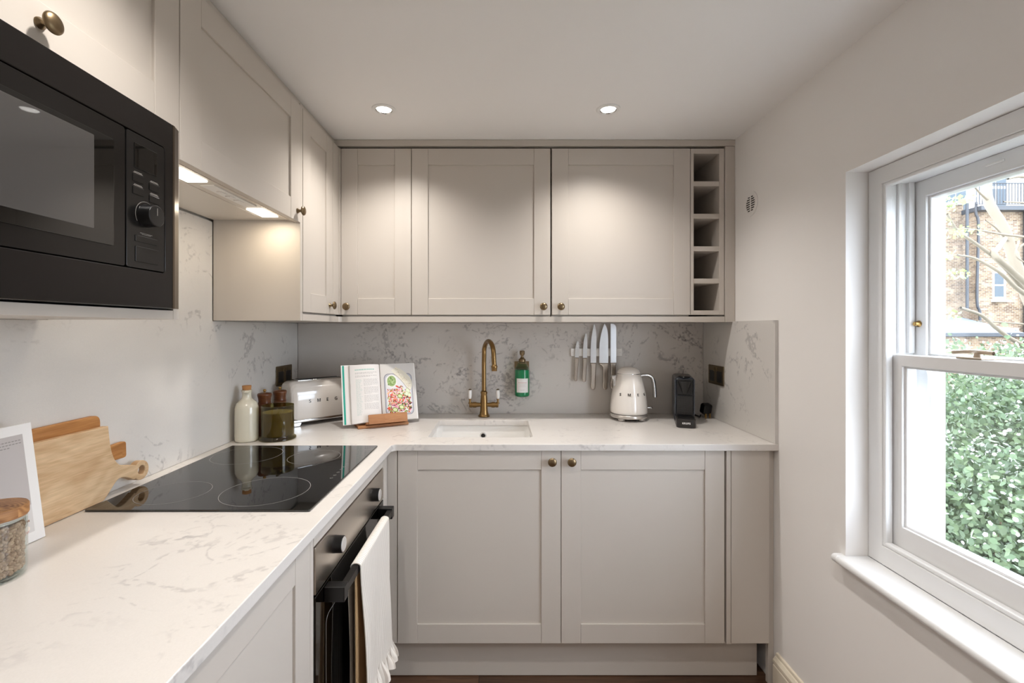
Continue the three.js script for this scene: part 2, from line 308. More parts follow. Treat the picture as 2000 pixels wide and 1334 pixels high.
// ---------------------------------------------------------------- worktop, sink, splashbacks
{
  const s = new THREE.Shape(), k = 0.02, x0 = SL - 0.018, x1 = WR - 0.001, b = WB - 0.001, near = -0.1;
  s.moveTo(x0, near); s.lineTo(CX, near); s.lineTo(CX, CF - k); s.absarc(CX + k, CF - k, k, Math.PI, Math.PI / 2, true); s.lineTo(x1, CF); s.lineTo(x1, b); s.lineTo(x0, b); s.lineTo(x0, near);
  const g = flat(extrude(s, CTH, 0.0018, [roundRect(0.405, 0.33, 0.016, -0.0835, 1.945, THREE.Path)], 10)).translate(0, E + CT - CTH, 0);
  single('worktop', 'white veined quartz worktop running in an L along both walls', 'worktop', g, M.worktop);
}
{
  const t = thing('kitchen_sink', 'white undermounted ceramic sink cut into the quartz worktop', 'sink', [-0.0835, CT - CTH - 0.205, 1.945]);
  const w = 0.425, h = 0.35;
  local(t, 'basin_wall', flat(extrude(roundRect(w + 0.03, h + 0.03, 0.04), 0.185, 0, [roundRect(w, h, 0.03, 0, 0, THREE.Path)])).translate(0, 0.018, 0), M.porcelain);
  local(t, 'basin_floor', flat(extrude(roundRect(w + 0.03, h + 0.03, 0.04), 0.018)), M.porcelain);
  local(t, 'drain', lathe([[0, 0.0185], [0.03, 0.0185], [0.034, 0.021], [0.042, 0.0215], [0.044, 0.0185]], 32), M.chrome);
  const o = local(t, 'overflow', new THREE.TorusGeometry(0.012, 0.003, 10, 28).translate(-0.002, 0.157, -h / 2 + 0.002), M.chrome, 'chrome ringed overflow hole');
  local(o, 'overflow_hole', new THREE.CylinderGeometry(0.0105, 0.0105, 0.002, 24).rotateX(Math.PI / 2).translate(-0.002, 0.157, -h / 2 + 0.0015), M.black);
}
single('splashback_back', 'grey-veined quartz splashback behind the tap and knives', 'splashback', B(SL, SR, CT + 0.0005, PB - 0.001, SB, WB - 0.0005, 0.0008), M.splashBack).name = 'splashback';
{
  const g = faceX(extrude([[-0.1, CT + 0.0005], [SB - 0.001, CT + 0.0005], [SB - 0.001, PB - 0.001], [1.6015, PB - 0.001], [1.6015, 0.37], [1.021, 0.37], [1.021, 0.018], [-0.1, 0.018]], 0.019, 0.0008)).translate(WL + 0.0005, E, 0);
  single('splashback_001', 'tall quartz splashback behind the hob under the extractor', 'splashback', g, M.splash);
  single('splashback_002', 'short quartz splashback on the window wall beside the coffee machine', 'splashback', B(SR, WR - 0.0005, CT + 0.0005, 0.0295, CF + 0.002, SB - 0.001, 0.0008), M.splash);
}

// ---------------------------------------------------------------- cupboards
function knobGeo() { return lathe([[0, 0.0275], [0.006, 0.0272], [0.0115, 0.0258], [0.0152, 0.0232], [0.0162, 0.0205], [0.0152, 0.0185], [0.010, 0.0170], [0.0056, 0.0142], [0.0046, 0.0095], [0.0058, 0.0050], [0.0085, 0.0025], [0.0088, 0.0]], 36).rotateX(Math.PI / 2); }
function place(g, facing, plane) { return facing === 'z' ? g.translate(0, E, -plane) : faceX(g).translate(plane, E, 0); }
function door(parent, { u0, u1, v0, v1, plane, facing, knob, stile = 0.0705, rail = 0.0705, name = 'door' }) {
  const bx = (a, b, c, e, w0, w1, r) => place(L(b - a, e - c, w1 - w0, r, (a + b) / 2, (c + e) / 2, (w0 + w1) / 2), facing, plane);
  const o = part(parent, name, bx(u0 + stile - 0.004, u1 - stile + 0.004, v0 + rail - 0.004, v1 - rail + 0.004, -0.018, -0.0065, 0), M.cabinet);
  for (const [a, b] of [[u0, u0 + stile], [u1 - stile, u1]]) part(o, 'stile', bx(a, b, v0, v1, -0.019, 0, 0.0013), M.cabinet);
  for (const [a, b] of [[v0, v0 + rail], [v1 - rail, v1]]) part(o, 'rail', bx(u0 + stile + 0.0004, u1 - stile - 0.0004, a, b, -0.019, -0.0004, 0.0013), M.cabinet);
  if (knob) part(o, 'knob', place(knobGeo().translate(knob[0], knob[1], 0), facing, plane), M.brass, 'antique brass mushroom knob');
  return o;
}
// wall cupboards on the end wall
for (const [x0, x1, kx, label] of [
  [-0.693, -0.3912, -0.665, 'narrow greige shaker wall cupboard next to the inner corner'],
  [-0.3885, 0.2097, 0.179, 'wide greige shaker wall cupboard above the tap'],
  [0.2163, 0.8124, 0.2535, 'wide greige shaker wall cupboard above the kettle and knives']]) {
  const t = thing('wall_cupboard', label, 'cupboard', [(x0 + x1) / 2, PB + 0.024, 2.14]);
  part(t, 'carcass', B(x0 - 0.001, x1 + 0.0015, PB + 0.0245, 0.783, UPD + 0.0205, WB - 0.001, 0), M.carcass);
  door(t, { u0: x0, u1: x1, v0: DB, v1: DT, plane: UPD, facing: 'z', knob: [kx, 0.0925] });
}
{ // wine rack
  const t = thing('wine_rack', 'tall narrow greige wine rack with five square cubbyholes', 'wine rack', [0.887, PB + 0.024, 2.14]);
  const x0 = 0.8146, x1 = 0.9595, a = 0.828, b = 0.938;
  part(t, 'side_panel', B(x0, a, DB, DT, UPD, WB - 0.001, 0.001), M.cabinet);
  part(t, 'side_panel', B(b, x1, DB, DT, UPD, WB - 0.001, 0.001), M.cabinet);
  part(t, 'back_panel', B(a, b, DB, DT, WB - 0.012, WB - 0.001, 0), M.cabinet);
  const ys = [DT, 0.7530, 0.6335, 0.4945, 0.3535, 0.2140, 0.0750, DB];
  part(t, 'top_panel', B(a, b, 0.753, DT, UPD + 0.0005, WB - 0.013, 0.001), M.cabinet);
  for (const v of [0.6235, 0.4835, 0.343, 0.2035]) {
    part(t, 'shelf', B(a, b, v - 0.0105, v + 0.0105, UPD + 0.0015, WB - 0.013, 0.001), M.cabinet);
  }
  part(t, 'bottom_panel', B(a, b, DB, 0.0765, UPD + 0.0005, WB - 0.013, 0.001), M.cabinet);
}
single('filler_panel', 'slim greige filler panel between the wine rack and the window wall', 'filler panel', B(0.962, WR - 0.001, PB, 0.783, UPD - 0.004, UPD + 0.02, 0.001), M.cabinet);
{ // corner wall cupboard on the left run
  const t = thing('wall_cupboard', 'corner wall cupboard with one narrow door right of the extractor', 'cupboard', [-0.85, PB, 1.76]);
  part(t, 'carcass', B(-0.996, UPX - 0.0205, PB + 0.0245, 0.783, 1.6225, UPD + 0.018, 0), M.carcass);
  part(t, 'end_panel', B(SL + 0.0006, UPX - 0.001, PB, 0.783, 1.6035, 1.6215, 0.001), M.cabinet);
  part(t, 'corner_post', B(UPX - 0.02, UPX + 0.0005, DB, DT, 1.912, 1.9865, 0.0015), M.cabinet);
  part(t, 'corner_post', B(UPX + 0.0005, -0.6945, DB, DT, 1.9785, 1.998, 0.0015), M.cabinet);
  door(t, { u0: 1.624, u1: 1.909, v0: DB, v1: DT, plane: UPX, facing: 'x', knob: [1.872, 0.0925], stile: 0.066 });
}
{ // extractor cupboard
  const t = thing('extractor_cupboard', 'greige lift-up cupboard door hiding the extractor above the hob', 'cupboard', [-0.86, 0.42, 1.31]);
  part(t, 'carcass', B(-1.004, UPX - 0.021, 0.425, 0.783, 1.022, 1.602, 0), M.carcass);
  door(t, { u0: 1.0035, u1: 1.6015, v0: 0.367, v1: DT, plane: UPX, facing: 'x', knob: [1.578, 0.402] });
}
{ // extractor hood
  const t = thing('extractor_hood', 'built-in extractor with two lit panels above the hob', 'extractor hood', [-0.85, 0.36, 1.31]);
  part(t, 'body', B(-1.003, UPX - 0.023, 0.3755, 0.424, 1.0225, 1.6015, 0.002), M.hoodPlate);
  part(t, 'front_trim', B(UPX - 0.0225, UPX - 0.0195, 0.3665, 0.4, 1.0225, 1.6015, 0.001), M.handleSteel, 'thin metal trim behind the cupboard door');
  part(t, 'filter_plate', B(-0.99, -0.815, 0.3735, 0.3755, 1.06, 1.565, 0.001), M.hoodPlate);
  const ctl = part(t, 'switch_plate', B(-0.79, -0.752, 0.3725, 0.3755, 1.205, 1.415, 0.001), M.plastic);
  for (const d of [1.27, 1.31, 1.35]) part(ctl, 'rocker_switch', B(-0.779, -0.763, 0.3695, 0.3728, d - 0.014, d + 0.014, 0.0015), M.plastic);
  for (const d of [1.125, 1.4955]) {
    part(t, 'lamp_panel', B(-0.802, -0.75, 0.3715, 0.3755, d - 0.05, d + 0.05, 0.001), M.hoodLamp, 'glowing rectangular light panel');
    const r = new THREE.RectAreaLight(HOODWARM, HOODLIGHT, 0.05, 0.098); r.name = 'hood_light'; r.rotation.x = -Math.PI / 2; r.position.set(-0.776, E + 0.370, -d).sub(t.position); t.add(r);
  }
}
{ // microwave housing
  const t = thing('microwave_cupboard', 'greige wall cupboard housing the black microwave', 'cupboard', [-0.86, 0.0, 0.7]);
  part(t, 'carcass', B(-1.024, UPX - 0.021, 0.425, 0.783, 0.382, 0.9995, 0), M.carcass);
  part(t, 'side_panel', B(-1.004, UPX - 0.001, 0.0185, 0.425, 0.9835, 1.0015, 0.001), M.cabinet);
  part(t, 'side_panel', B(-1.004, UPX - 0.022, 0.3665, 0.425, 1.0018, 1.019, 0.001), M.cabinet);
  part(t, 'side_panel', B(-1.024, UPX - 0.001, 0.0185, 0.425, 0.3645, 0.3815, 0.001), M.cabinet);
  part(t, 'bottom_panel', B(-1.024, UPX - 0.001, 0.0185, 0.0375, 0.382, 0.983, 0.001), M.cabinet);
  door(t, { u0: 0.3655, u1: 1.0005, v0: 0.426, v1: DT, plane: UPX, facing: 'x', knob: [0.698, 0.462] });
}
{ // cornice and pelmet that run round the corner
  const L2 = (x, d, t, v0, v1) => flat(extrude([[x - t, 0.3645], [x, 0.3645], [x, d], [0.9605, d], [0.9605, d + t], [x - t, d + t]], v1 - v0, 0.001)).translate(0, E + v0, 0);
  const g = flat(extrude([[-0.745, 0.3645], [-0.722, 0.3645], [-0.722, 1.9825], [WR - 0.001, 1.9825], [WR - 0.001, 2.006], [-0.745, 2.006]], 0.0265, 0.001)).translate(0, E + 0.7845, 0);
  single('cornice', 'greige cornice strip between the wall cupboards and the ceiling', 'cornice', g, M.cabinet);
  const p = flat(extrude([[-0.996, 1.6225], [UPX - 0.001, 1.6225], [UPX - 0.001, 1.976], [UPX + 0.012, UPD - 0.001], [0.9605, UPD - 0.001], [0.9605, SB + 0.018], [-0.996, SB + 0.018]], 0.0235, 0.001)).translate(0, E + PB, 0);
  single('pelmet', 'greige pelmet under the wall cupboards above the splashback', 'pelmet', p, M.cabinet);
}
// base cupboards
const BT = CT - CTH - 0.0015, BB = -1.156;
for (const [x0, x1, kx, label] of [
  [-0.3815, 0.2165, 0.1835, 'greige shaker base cupboard under the sink next to the oven corner'],
  [0.2185, 0.8165, 0.2545, 'greige shaker base cupboard under the kettle']]) {
  const t = thing('base_cupboard', label, 'cupboard', [(x0 + x1) / 2, BB, 1.98]);
  const drop = x0 < 0 ? 0.21 : 0;
  part(t, 'carcass', B(x0, x1, BB, BT - drop, BD + 0.02, SB + 0.018, 0), M.carcass);
  part(t, 'front_rail', B(x0, x1, BT - 0.24, BT, BD + 0.0205, BD + 0.04, 0), M.carcass);
  door(t, { u0: x0, u1: x1, v0: BB, v1: BT - 0.002, plane: BD, facing: 'z', knob: [kx, -0.4865], stile: 0.0715 });
}
{
  const t = thing('end_filler', 'plain greige end panel beside the base cupboard at the window wall', 'end panel', [0.905, BB, 1.7]);
  part(t, 'post', B(0.8235, 0.8395, BB - 0.002, BT, BD - 0.001, BD + 0.03, 0.0015), M.cabinet);
  part(t, 'board', B(0.8415, 0.981, BB, BT, BD, BD + 0.019, 0.0013), M.cabinet);
  part(t, 'scribe_strip', B(0.9835, WR - 0.001, FLOOR + 0.001, BT, BD + 0.012, BD + 0.03, 0.001), M.cabinet);
}
{
  const t = thing('corner_filler', 'greige corner post between the oven and the sink cupboard', 'corner post', [-0.4, BB, 1.68]);
  part(t, 'post', B(BX - 0.019, BX, BB, BT, 1.646, BD + 0.02, 0.0013), M.cabinet);
  part(t, 'return_strip', B(BX + 0.0006, -0.384, BB, BT, BD + 0.002, BD + 0.021, 0.0013), M.cabinet);
}
single('plinth', 'greige kickboard under the sink cupboards', 'plinth', B(BX - 0.03, 0.9645, FLOOR + 0.0025, BB - 0.001, 1.742, 1.757, 0.001), M.cabinet);
single('plinth', 'greige kickboard under the oven run', 'plinth', B(BX - 0.066, BX - 0.05, FLOOR + 0.0025, BB - 0.001, -0.1, 1.74, 0.001), M.cabinet);
{
  const t = thing('base_cupboard', 'greige shaker base cupboard beside the oven under the long counter', 'cupboard', [-0.7, BB, 0.73]);
  part(t, 'carcass', B(SL, BX - 0.02, BB, BT, 0.432, 1.012, 0), M.carcass);
  door(t, { u0: 0.434, u1: 1.0105, v0: BB, v1: BT - 0.006, plane: BX, facing: 'x', stile: 0.0715 });
  const t2 = thing('base_cupboard', 'greige base cupboard at the open end of the long counter', 'cupboard', [-0.7, BB, 0.17]);
  part(t2, 'carcass', B(SL, BX - 0.02, BB, BT, -0.09, 0.43, 0), M.carcass);
  door(t2, { u0: -0.088, u1: 0.4305, v0: BB, v1: BT - 0.006, plane: BX, facing: 'x', stile: 0.0715 });
}
{
  const t = thing('oven_housing', 'greige cupboard frame around the built-in oven', 'cupboard', [-0.7, BB, 1.33]);
  part(t, 'top_rail', B(BX - 0.02, BX - 0.001, -0.491, BT, 1.0325, 1.629, 0.001), M.cabinet);
  part(t, 'side_panel', B(SL, BX - 0.001, BB, BT, 1.0135, 1.0305, 0.001), M.cabinet);
  part(t, 'side_panel', B(SL, BX - 0.001, BB, BT, 1.631, 1.6445, 0.001), M.cabinet);
  part(t, 'bottom_rail', B(BX - 0.02, BX - 0.001, BB, -1.092, 1.0325, 1.629, 0.001), M.cabinet);
}

// ---------------------------------------------------------------- oven
const font = await new FontLoader().loadAsync('fonts/droid/droid_sans_bold.typeface.json');
const textGeo = (s, size, depth) => { const g = new TextGeometry(s, { font, size, depth, curveSegments: 4, bevelEnabled: false }); g.computeBoundingBox(); const b = g.boundingBox; return g.translate(-(b.min.x + b.max.x) / 2, -(b.min.y + b.max.y) / 2, 0); };
{
  const t = thing('oven', 'built-in oven with steel control panel and black glass door', 'oven', [-0.7, -1.09, 1.33]);
  const d0 = 1.0345, d1 = 1.6275, f = BX + 0.002;
  part(t, 'body', B(-0.96, BX - 0.022, -1.088, -0.498, 1.04, 1.622, 0), M.blackSatin);
  const cp = part(t, 'control_panel', B(BX - 0.02, f, -0.6005, -0.494, d0, d1, 0.0015), M.steel, 'brushed stainless steel control panel');
  for (const d of [1.155, 1.497]) {
    const k = part(cp, 'control_knob', faceX(lathe([[0, 0.022], [0.0185, 0.022], [0.0205, 0.0205], [0.021, 0.004], [0.0215, 0]], 36).rotateX(Math.PI / 2)).translate(f, E - 0.541, -d), M.black, 'round black oven knob');
    part(k, 'knob_cap', faceX(lathe([[0, 0.0235], [0.0165, 0.0235], [0.0185, 0.0215], [0.0165, 0.0215]], 36).rotateX(Math.PI / 2)).translate(f, E - 0.541, -d), std('#d8d4d0', 0.4, { metalness: 0.5 }));
  }
  const dr = part(t, 'oven_door', B(BX - 0.02, f, -1.086, -0.605, d0, d1, 0.002), M.ovenGlass, 'black glass oven door');
  part(dr, 'inner_window_edge', faceX(extrude(roundRect(0.47, 0.33, 0.02), 0.0006, 0, [roundRect(0.468, 0.328, 0.02, 0, 0, THREE.Path)])).translate(f + 0.0002, E - 0.85, -1.33), M.print);
  const h = part(t, 'handle', B(-0.387, -0.3705, -0.6345, -0.6135, 1.083, 1.580, 0.0015), M.blackMetal, 'black bar handle');
  for (const d of [1.096, 1.567]) part(h, 'handle_bracket', B(f + 0.0003, -0.3695, -0.6445, -0.6085, d - 0.014, d + 0.014, 0.002), M.black);
}

// ---------------------------------------------------------------- hob
{
  const t = thing('induction_hob', 'black glass hob set in the worktop with thin ring markings', 'hob', [-0.699, CT, 1.3465]);
  local(t, 'glass_top', flat(extrude(roundRect(0.517, 0.581, 0.004), 0.0048, 0.0012)).translate(0, 0.0003, 0), M.hobGlass);
  const ring = (x, d, r) => local(t, 'zone_ring', flat(new THREE.RingGeometry(r - 0.0005, r + 0.0005, 96)).translate(x + 0.699, 0.00535, -(d - 1.3465)), M.hobPrint);
  for (const [x, d, r] of [[-0.604, 1.182, 0.105], [-0.834, 1.512, 0.105], [-0.83, 1.168, 0.082], [-0.606, 1.49, 0.08]]) ring(x, d, r);
  for (let i = 0; i < 6; i++) local(t, 'touch_mark', flat(new THREE.RingGeometry(0.003, 0.0038, 20)).translate(0.226, 0.00535, -(1.28 + 0.026 * i - 1.3465)), M.hobPrint);
}

// ---------------------------------------------------------------- microwave
{
  const t = thing('microwave', 'black built-in microwave with a glass door and dial', 'microwave', [-0.84, 0.04, 0.674]);
  const F0 = -0.6802;                                    // front plane of the trim frame
  const plate = (d0, d1, v0, v1, x0, x1, r) => faceX(extrude(roundRect(d1 - d0, v1 - v0, r, (d0 + d1) / 2, (v0 + v1) / 2), x1 - x0, 0.0008)).translate(x0, E, 0);
  part(t, 'body', B(-0.98, -0.7, 0.0405, 0.419, 0.386, 0.9815, 0), M.blackSatin);
  const frame = faceX(extrude(roundRect(0.559, 0.38, 0.003, 0.6735, 0.2305), 0.0195, 0.0018, [roundRect(0.53, 0.2535, 0.008, 0.6655, 0.2375, THREE.Path)])).translate(-0.6995, E, 0);
  part(t, 'trim_frame', frame, std('#242120', 0.24, { metalness: 0.55 }));
  for (const [p, q] of [[0.953, 0.983], [0.394, 0.3645]])
    part(t, 'frame_edge', extrude([[-0.6995, p], [-0.6803, p], [-0.6808, p + (q - p) * 0.2], [-0.6895, q], [-0.6995, q]], 0.38, 0.0006).rotateX(-Math.PI / 2).translate(0, E + 0.0405, 0), M.frameEdge, 'rounded bronze end of the trim');
  const door_ = part(t, 'oven_door', plate(0.402, 0.8325, 0.1125, 0.3625, -0.6995, F0 - 0.0002, 0.005), std('#191716', 0.2, { metalness: 0.35 }), 'black microwave door');
  part(door_, 'door_glass', plate(0.43, 0.807, 0.144, 0.331, F0 - 0.0012, F0 + 0.0016, 0.004), M.blackGlass);
  part(door_, 'mesh_window', plate(0.47, 0.767, 0.166, 0.322, F0 + 0.0005, F0 + 0.0021, 0.002), M.meshScreen, 'perforated metal screen behind the glass');
  const pan = part(t, 'control_panel', plate(0.8355, 0.9295, 0.1125, 0.3625, -0.6995, F0 - 0.0002, 0.004), M.blackPanel);
  const bit = (n, d, v, w, h, m = M.blackPanel, lift = 0.0012) => part(pan, n, plate(d - w / 2, d + w / 2, v - h / 2, v + h / 2, F0 - 0.001, F0 + lift, 0.0015), m);
  bit('display', 0.881, 0.3215, 0.056, 0.046, M.blackGlass);
  for (const [d, v] of [[0.862, 0.2795], [0.902, 0.274], [0.862, 0.256], [0.902, 0.2505]]) { bit('button', d, v, 0.026, 0.014); for (let i = 0; i < 2; i++) part(pan, 'caption', faceX(new THREE.BoxGeometry(i ? 0.018 : 0.022, 0.0009, 0.0003)).translate(F0 - 0.0001, E + v + 0.0095 + i * 0.002, -d), M.print); }
  bit('button', 0.882, 0.168, 0.055, 0.012); bit('button', 0.884, 0.139, 0.058, 0.029);
  for (let i = 0; i < 2; i++) part(pan, 'caption', faceX(new THREE.BoxGeometry(i ? 0.03 : 0.022, 0.0009, 0.0003)).translate(F0 - 0.0001, E + 0.1775 + i * 0.0022, -0.882), M.print);
  const dial = part(pan, 'dial', faceX(lathe([[0, 0.021], [0.0185, 0.021], [0.0205, 0.0195], [0.0215, 0.003], [0.022, 0]], 36).rotateX(Math.PI / 2)).translate(F0, E + 0.2145, -0.882), M.black, 'round black dial');
  part(dial, 'pointer', faceX(new THREE.BoxGeometry(0.001, 0.014, 0.0006)).translate(F0 + 0.0213, E + 0.222, -0.882), M.print);
  part(pan, 'dial_scale', faceX(new THREE.TorusGeometry(0.0262, 0.0004, 4, 40, 4.2).rotateZ(-0.5)).translate(F0, E + 0.2145, -0.882), M.print);
}

// ---------------------------------------------------------------- tap, soap, knives
{
  const t = thing('kitchen_tap', 'antique brass swan-neck tap with two white lever handles', 'tap', [-0.085, CT, 2.2]);
  local(t, 'body', lathe([[0, 0], [0.027, 0], [0.0275, 0.004], [0.025, 0.008], [0.0215, 0.012], [0.0185, 0.03], [0.0175, 0.06], [0.0165, 0.085], [0.015, 0.1], [0.0145, 0.108], [0.0165, 0.111], [0.0165, 0.116], [0.0135, 0.119], [0.0115, 0.124], [0, 0.124]], 36), M.tapBrass);
  const dir = [0.052 / 0.17, 0.162 / 0.17];
  const P = (r, y) => [dir[0] * r, y, dir[1] * r];
  const pts = [[0, 0.115], [0, 0.16], [0, 0.21], [0, 0.26], [0.004, 0.30]].map(([r, y]) => P(r, y));
  for (let i = 1; i <= 10; i++) { const a = Math.PI - i / 10 * Math.PI * 0.98; pts.push(P(0.081 + 0.079 * Math.cos(a), 0.303 + 0.058 * Math.sin(a))); }
  pts.push(P(0.166, 0.27), P(0.170, 0.245));
  const sp = local(t, 'spout', tube(pts, 0.0105, 90, 20), M.tapBrass);
  local(sp, 'aerator', lathe([[0.0095, 0.0], [0.0125, 0.0], [0.0128, 0.014], [0.0142, 0.0155], [0.0142, 0.0225], [0.0115, 0.024], [0.0105, 0.03]], 28).translate(...P(0.170, 0.232)), M.tapBrass);
  for (const s of [-1, 1]) {
    const arm = local(t, 'valve_arm', lathe([[0, 0.07], [0.0118, 0.07], [0.013, 0.067], [0.013, 0.056], [0.0108, 0.0545], [0.0135, 0.051], [0.0135, 0.038], [0.0112, 0.035], [0.0092, 0.02], [0.0115, 0.010], [0.016, 0]], 28).rotateZ(-s * Math.PI / 2).translate(0, 0.056, 0), M.tapBrass);
    local(arm, 'lever', lathe([[0, 0.064], [0.0078, 0.0638], [0.0092, 0.058], [0.0098, 0.045], [0.0088, 0.03], [0.0068, 0.021], [0, 0.0205]], 24).translate(s * 0.0665, 0.064, 0.002), M.ceramic, 'white ceramic lever handle');
    local(arm, 'lever_stem', lathe([[0.0085, 0], [0.0055, 0.008], [0.0045, 0.014], [0.0068, 0.0215], [0.0068, 0.0235]], 20).translate(s * 0.0665, 0.062, 0.002), M.tapBrass);
    local(arm, 'lever_cap', lathe([[0.0082, 0.0635], [0.006, 0.0668], [0, 0.0685]], 20).translate(s * 0.0665, 0.064, 0.002), M.darkBrass);
  }
}
{
  const t = thing('soap_dispenser', 'glass bottle of green soap with a brass pump fixed to the splashback', 'soap dispenser', [0.0985, -0.331, 2.228]);
  const label = canvasTexture(128, 160, (g, w, h) => { g.fillStyle = '#e9e6e3'; g.fillRect(0, 0, w, h); g.strokeStyle = '#cfcac6'; g.strokeRect(3, 3, w - 6, h - 6); g.fillStyle = '#c9867c'; g.fillRect(20, 46, 88, 4); g.fillStyle = '#b9b4b0'; for (const [y, a] of [[66, 76], [78, 60], [90, 68], [126, 50], [136, 40]]) g.fillRect((w - a) / 2, y, a, 2); });
  local(t, 'bottle', lathe([[0, 0.0005], [0.029, 0.0005], [0.0345, 0.004], [0.0362, 0.012], [0.0362, 0.125], [0.034, 0.137], [0.026, 0.152], [0.0165, 0.163], [0.0155, 0.17]], 40), M.bottleGlass);
  local(t, 'liquid_soap', lathe([[0, 0.003], [0.028, 0.003], [0.0332, 0.006], [0.0348, 0.013], [0.0348, 0.1295], [0, 0.1295]], 40), M.soapLiquid, 'bright green liquid soap');
  const pump = local(t, 'pump', lathe([[0.0165, 0.168], [0.0172, 0.171], [0.0172, 0.181], [0.012, 0.184], [0.0085, 0.19], [0.0062, 0.192], [0.0062, 0.199], [0.0095, 0.201], [0.0125, 0.206], [0.0125, 0.219], [0.0105, 0.223], [0, 0.2235]], 28), M.brass, 'brass pump head');
  local(pump, 'nozzle', merge([new THREE.CylinderGeometry(0.005, 0.006, 0.026, 16).rotateX(Math.PI / 2).translate(0, 0.214, 0.018)]), M.brass);
  const lab = new THREE.CylinderGeometry(0.03655, 0.03655, 0.067, 24, 1, true, -0.83, 1.66).translate(0.0, 0.0575, 0.0);
  local(t, 'paper_label', lab, std('#ffffff', 0.7, { map: label, side: THREE.DoubleSide }), 'white paper label');
  const br = local(t, 'wall_bracket', merge([L(0.072, 0.034, 0.004, 0.001, 0, 0.1515, -0.0415), L(0.072, 0.004, 0.018, 0.001, 0, 0.1345, -0.0345)]), M.brass);
  local(br, 'holder_ring', new THREE.TorusGeometry(0.019, 0.0022, 8, 32).rotateX(Math.PI / 2).translate(0, 0.1625, 0), M.brass);
}
{
  const t = thing('magnetic_knife_rack', 'pale magnetic knife bar fixed to the splashback', 'knife rack', [0.464, -0.1375, 2.26]);
  local(t, 'bar', L(0.2525, 0.0385, 0.012, 0.003, 0, 0.0193, -0.0055), std('#eeeae5', 0.4));
  for (const s of [-1, 1]) local(t, 'screw_cap', cyl(0.004, 0.004, 0.001, s * 0.115, 0.0193, 0.0008, 20).rotateX(0), M.steel);
}
const KD = 2.2535;
function knife(label, x, vTip, vBolster, vEnd, w, kind, lean) {
  const t = thing('kitchen_knife', label, 'knife', [x, vBolster, KD], 0, 'knives on the magnetic bar');
  t.rotation.z = lean;
  const hb = vTip - vBolster, hh = vBolster - vEnd, s = new THREE.Shape(), a = -w * 0.5, b = w * 0.5;
  if (kind === 'bread') { s.moveTo(a, 0.004); s.lineTo(a, hb - 0.004); s.quadraticCurveTo(a, hb, a + 0.004, hb); s.quadraticCurveTo(b - 0.004, hb, b, hb - 0.02); s.lineTo(b, 0.004); }
  else { s.moveTo(b, 0.002); s.lineTo(b, hb * 0.55); s.quadraticCurveTo(b, hb * 0.9, b - w * 0.42, hb); s.quadraticCurveTo(a + w * 0.05, hb * 0.75, a, hb * 0.35); s.lineTo(a, 0.002); }
  s.lineTo(a, 0.002);
  local(t, 'blade', extrude(s, 0.0022, 0.0005), M.blade, 'polished steel blade');
  const hw = Math.min(0.026, w * 0.55 + 0.009), cx = b - hw / 2 - (kind === 'bread' ? 0.002 : 0), h = new THREE.Shape();
  h.moveTo(a, 0.004); h.lineTo(a, -0.004); h.quadraticCurveTo(cx - hw / 2, -0.006, cx - hw / 2, -0.03); h.quadraticCurveTo(cx - hw * 0.46, -hh * 0.55, cx - hw * 0.6, -hh * 0.78); h.quadraticCurveTo(cx - hw * 0.65, -hh, cx - hw * 0.1, -hh);
  h.quadraticCurveTo(cx + hw * 0.42, -hh, cx + hw * 0.35, -hh * 0.8); h.quadraticCurveTo(cx + hw * 0.4, -hh * 0.4, cx + hw / 2, -0.01); h.lineTo(b, 0.004); h.lineTo(a, 0.004);
  local(t, 'handle', extrude(h, 0.013, 0.004).translate(0, 0, -0.0055), M.handleSteel, 'shaped brushed steel handle');
}
knife('smallest paring knife at the end of the magnetic bar', 0.3665, -0.0600, -0.1470, -0.2590, 0.0195, 'point', -0.03);
knife('slim utility knife between the paring knife and the carving knife', 0.4065, -0.0210, -0.1490, -0.2630, 0.0205, 'point', -0.02);
knife('long carving knife between the utility knife and the broad chef knife', 0.4475, 0.0225, -0.1730, -0.3010, 0.0280, 'point', -0.01);
knife('broad chef knife with the widest blade on the magnetic bar', 0.4985, 0.0225, -0.1740, -0.3010, 0.0440, 'point', 0);
knife('square-tipped bread knife hanging behind the kettle', 0.5455, 0.0225, -0.1730, -0.2990, 0.0280, 'bread', 0);

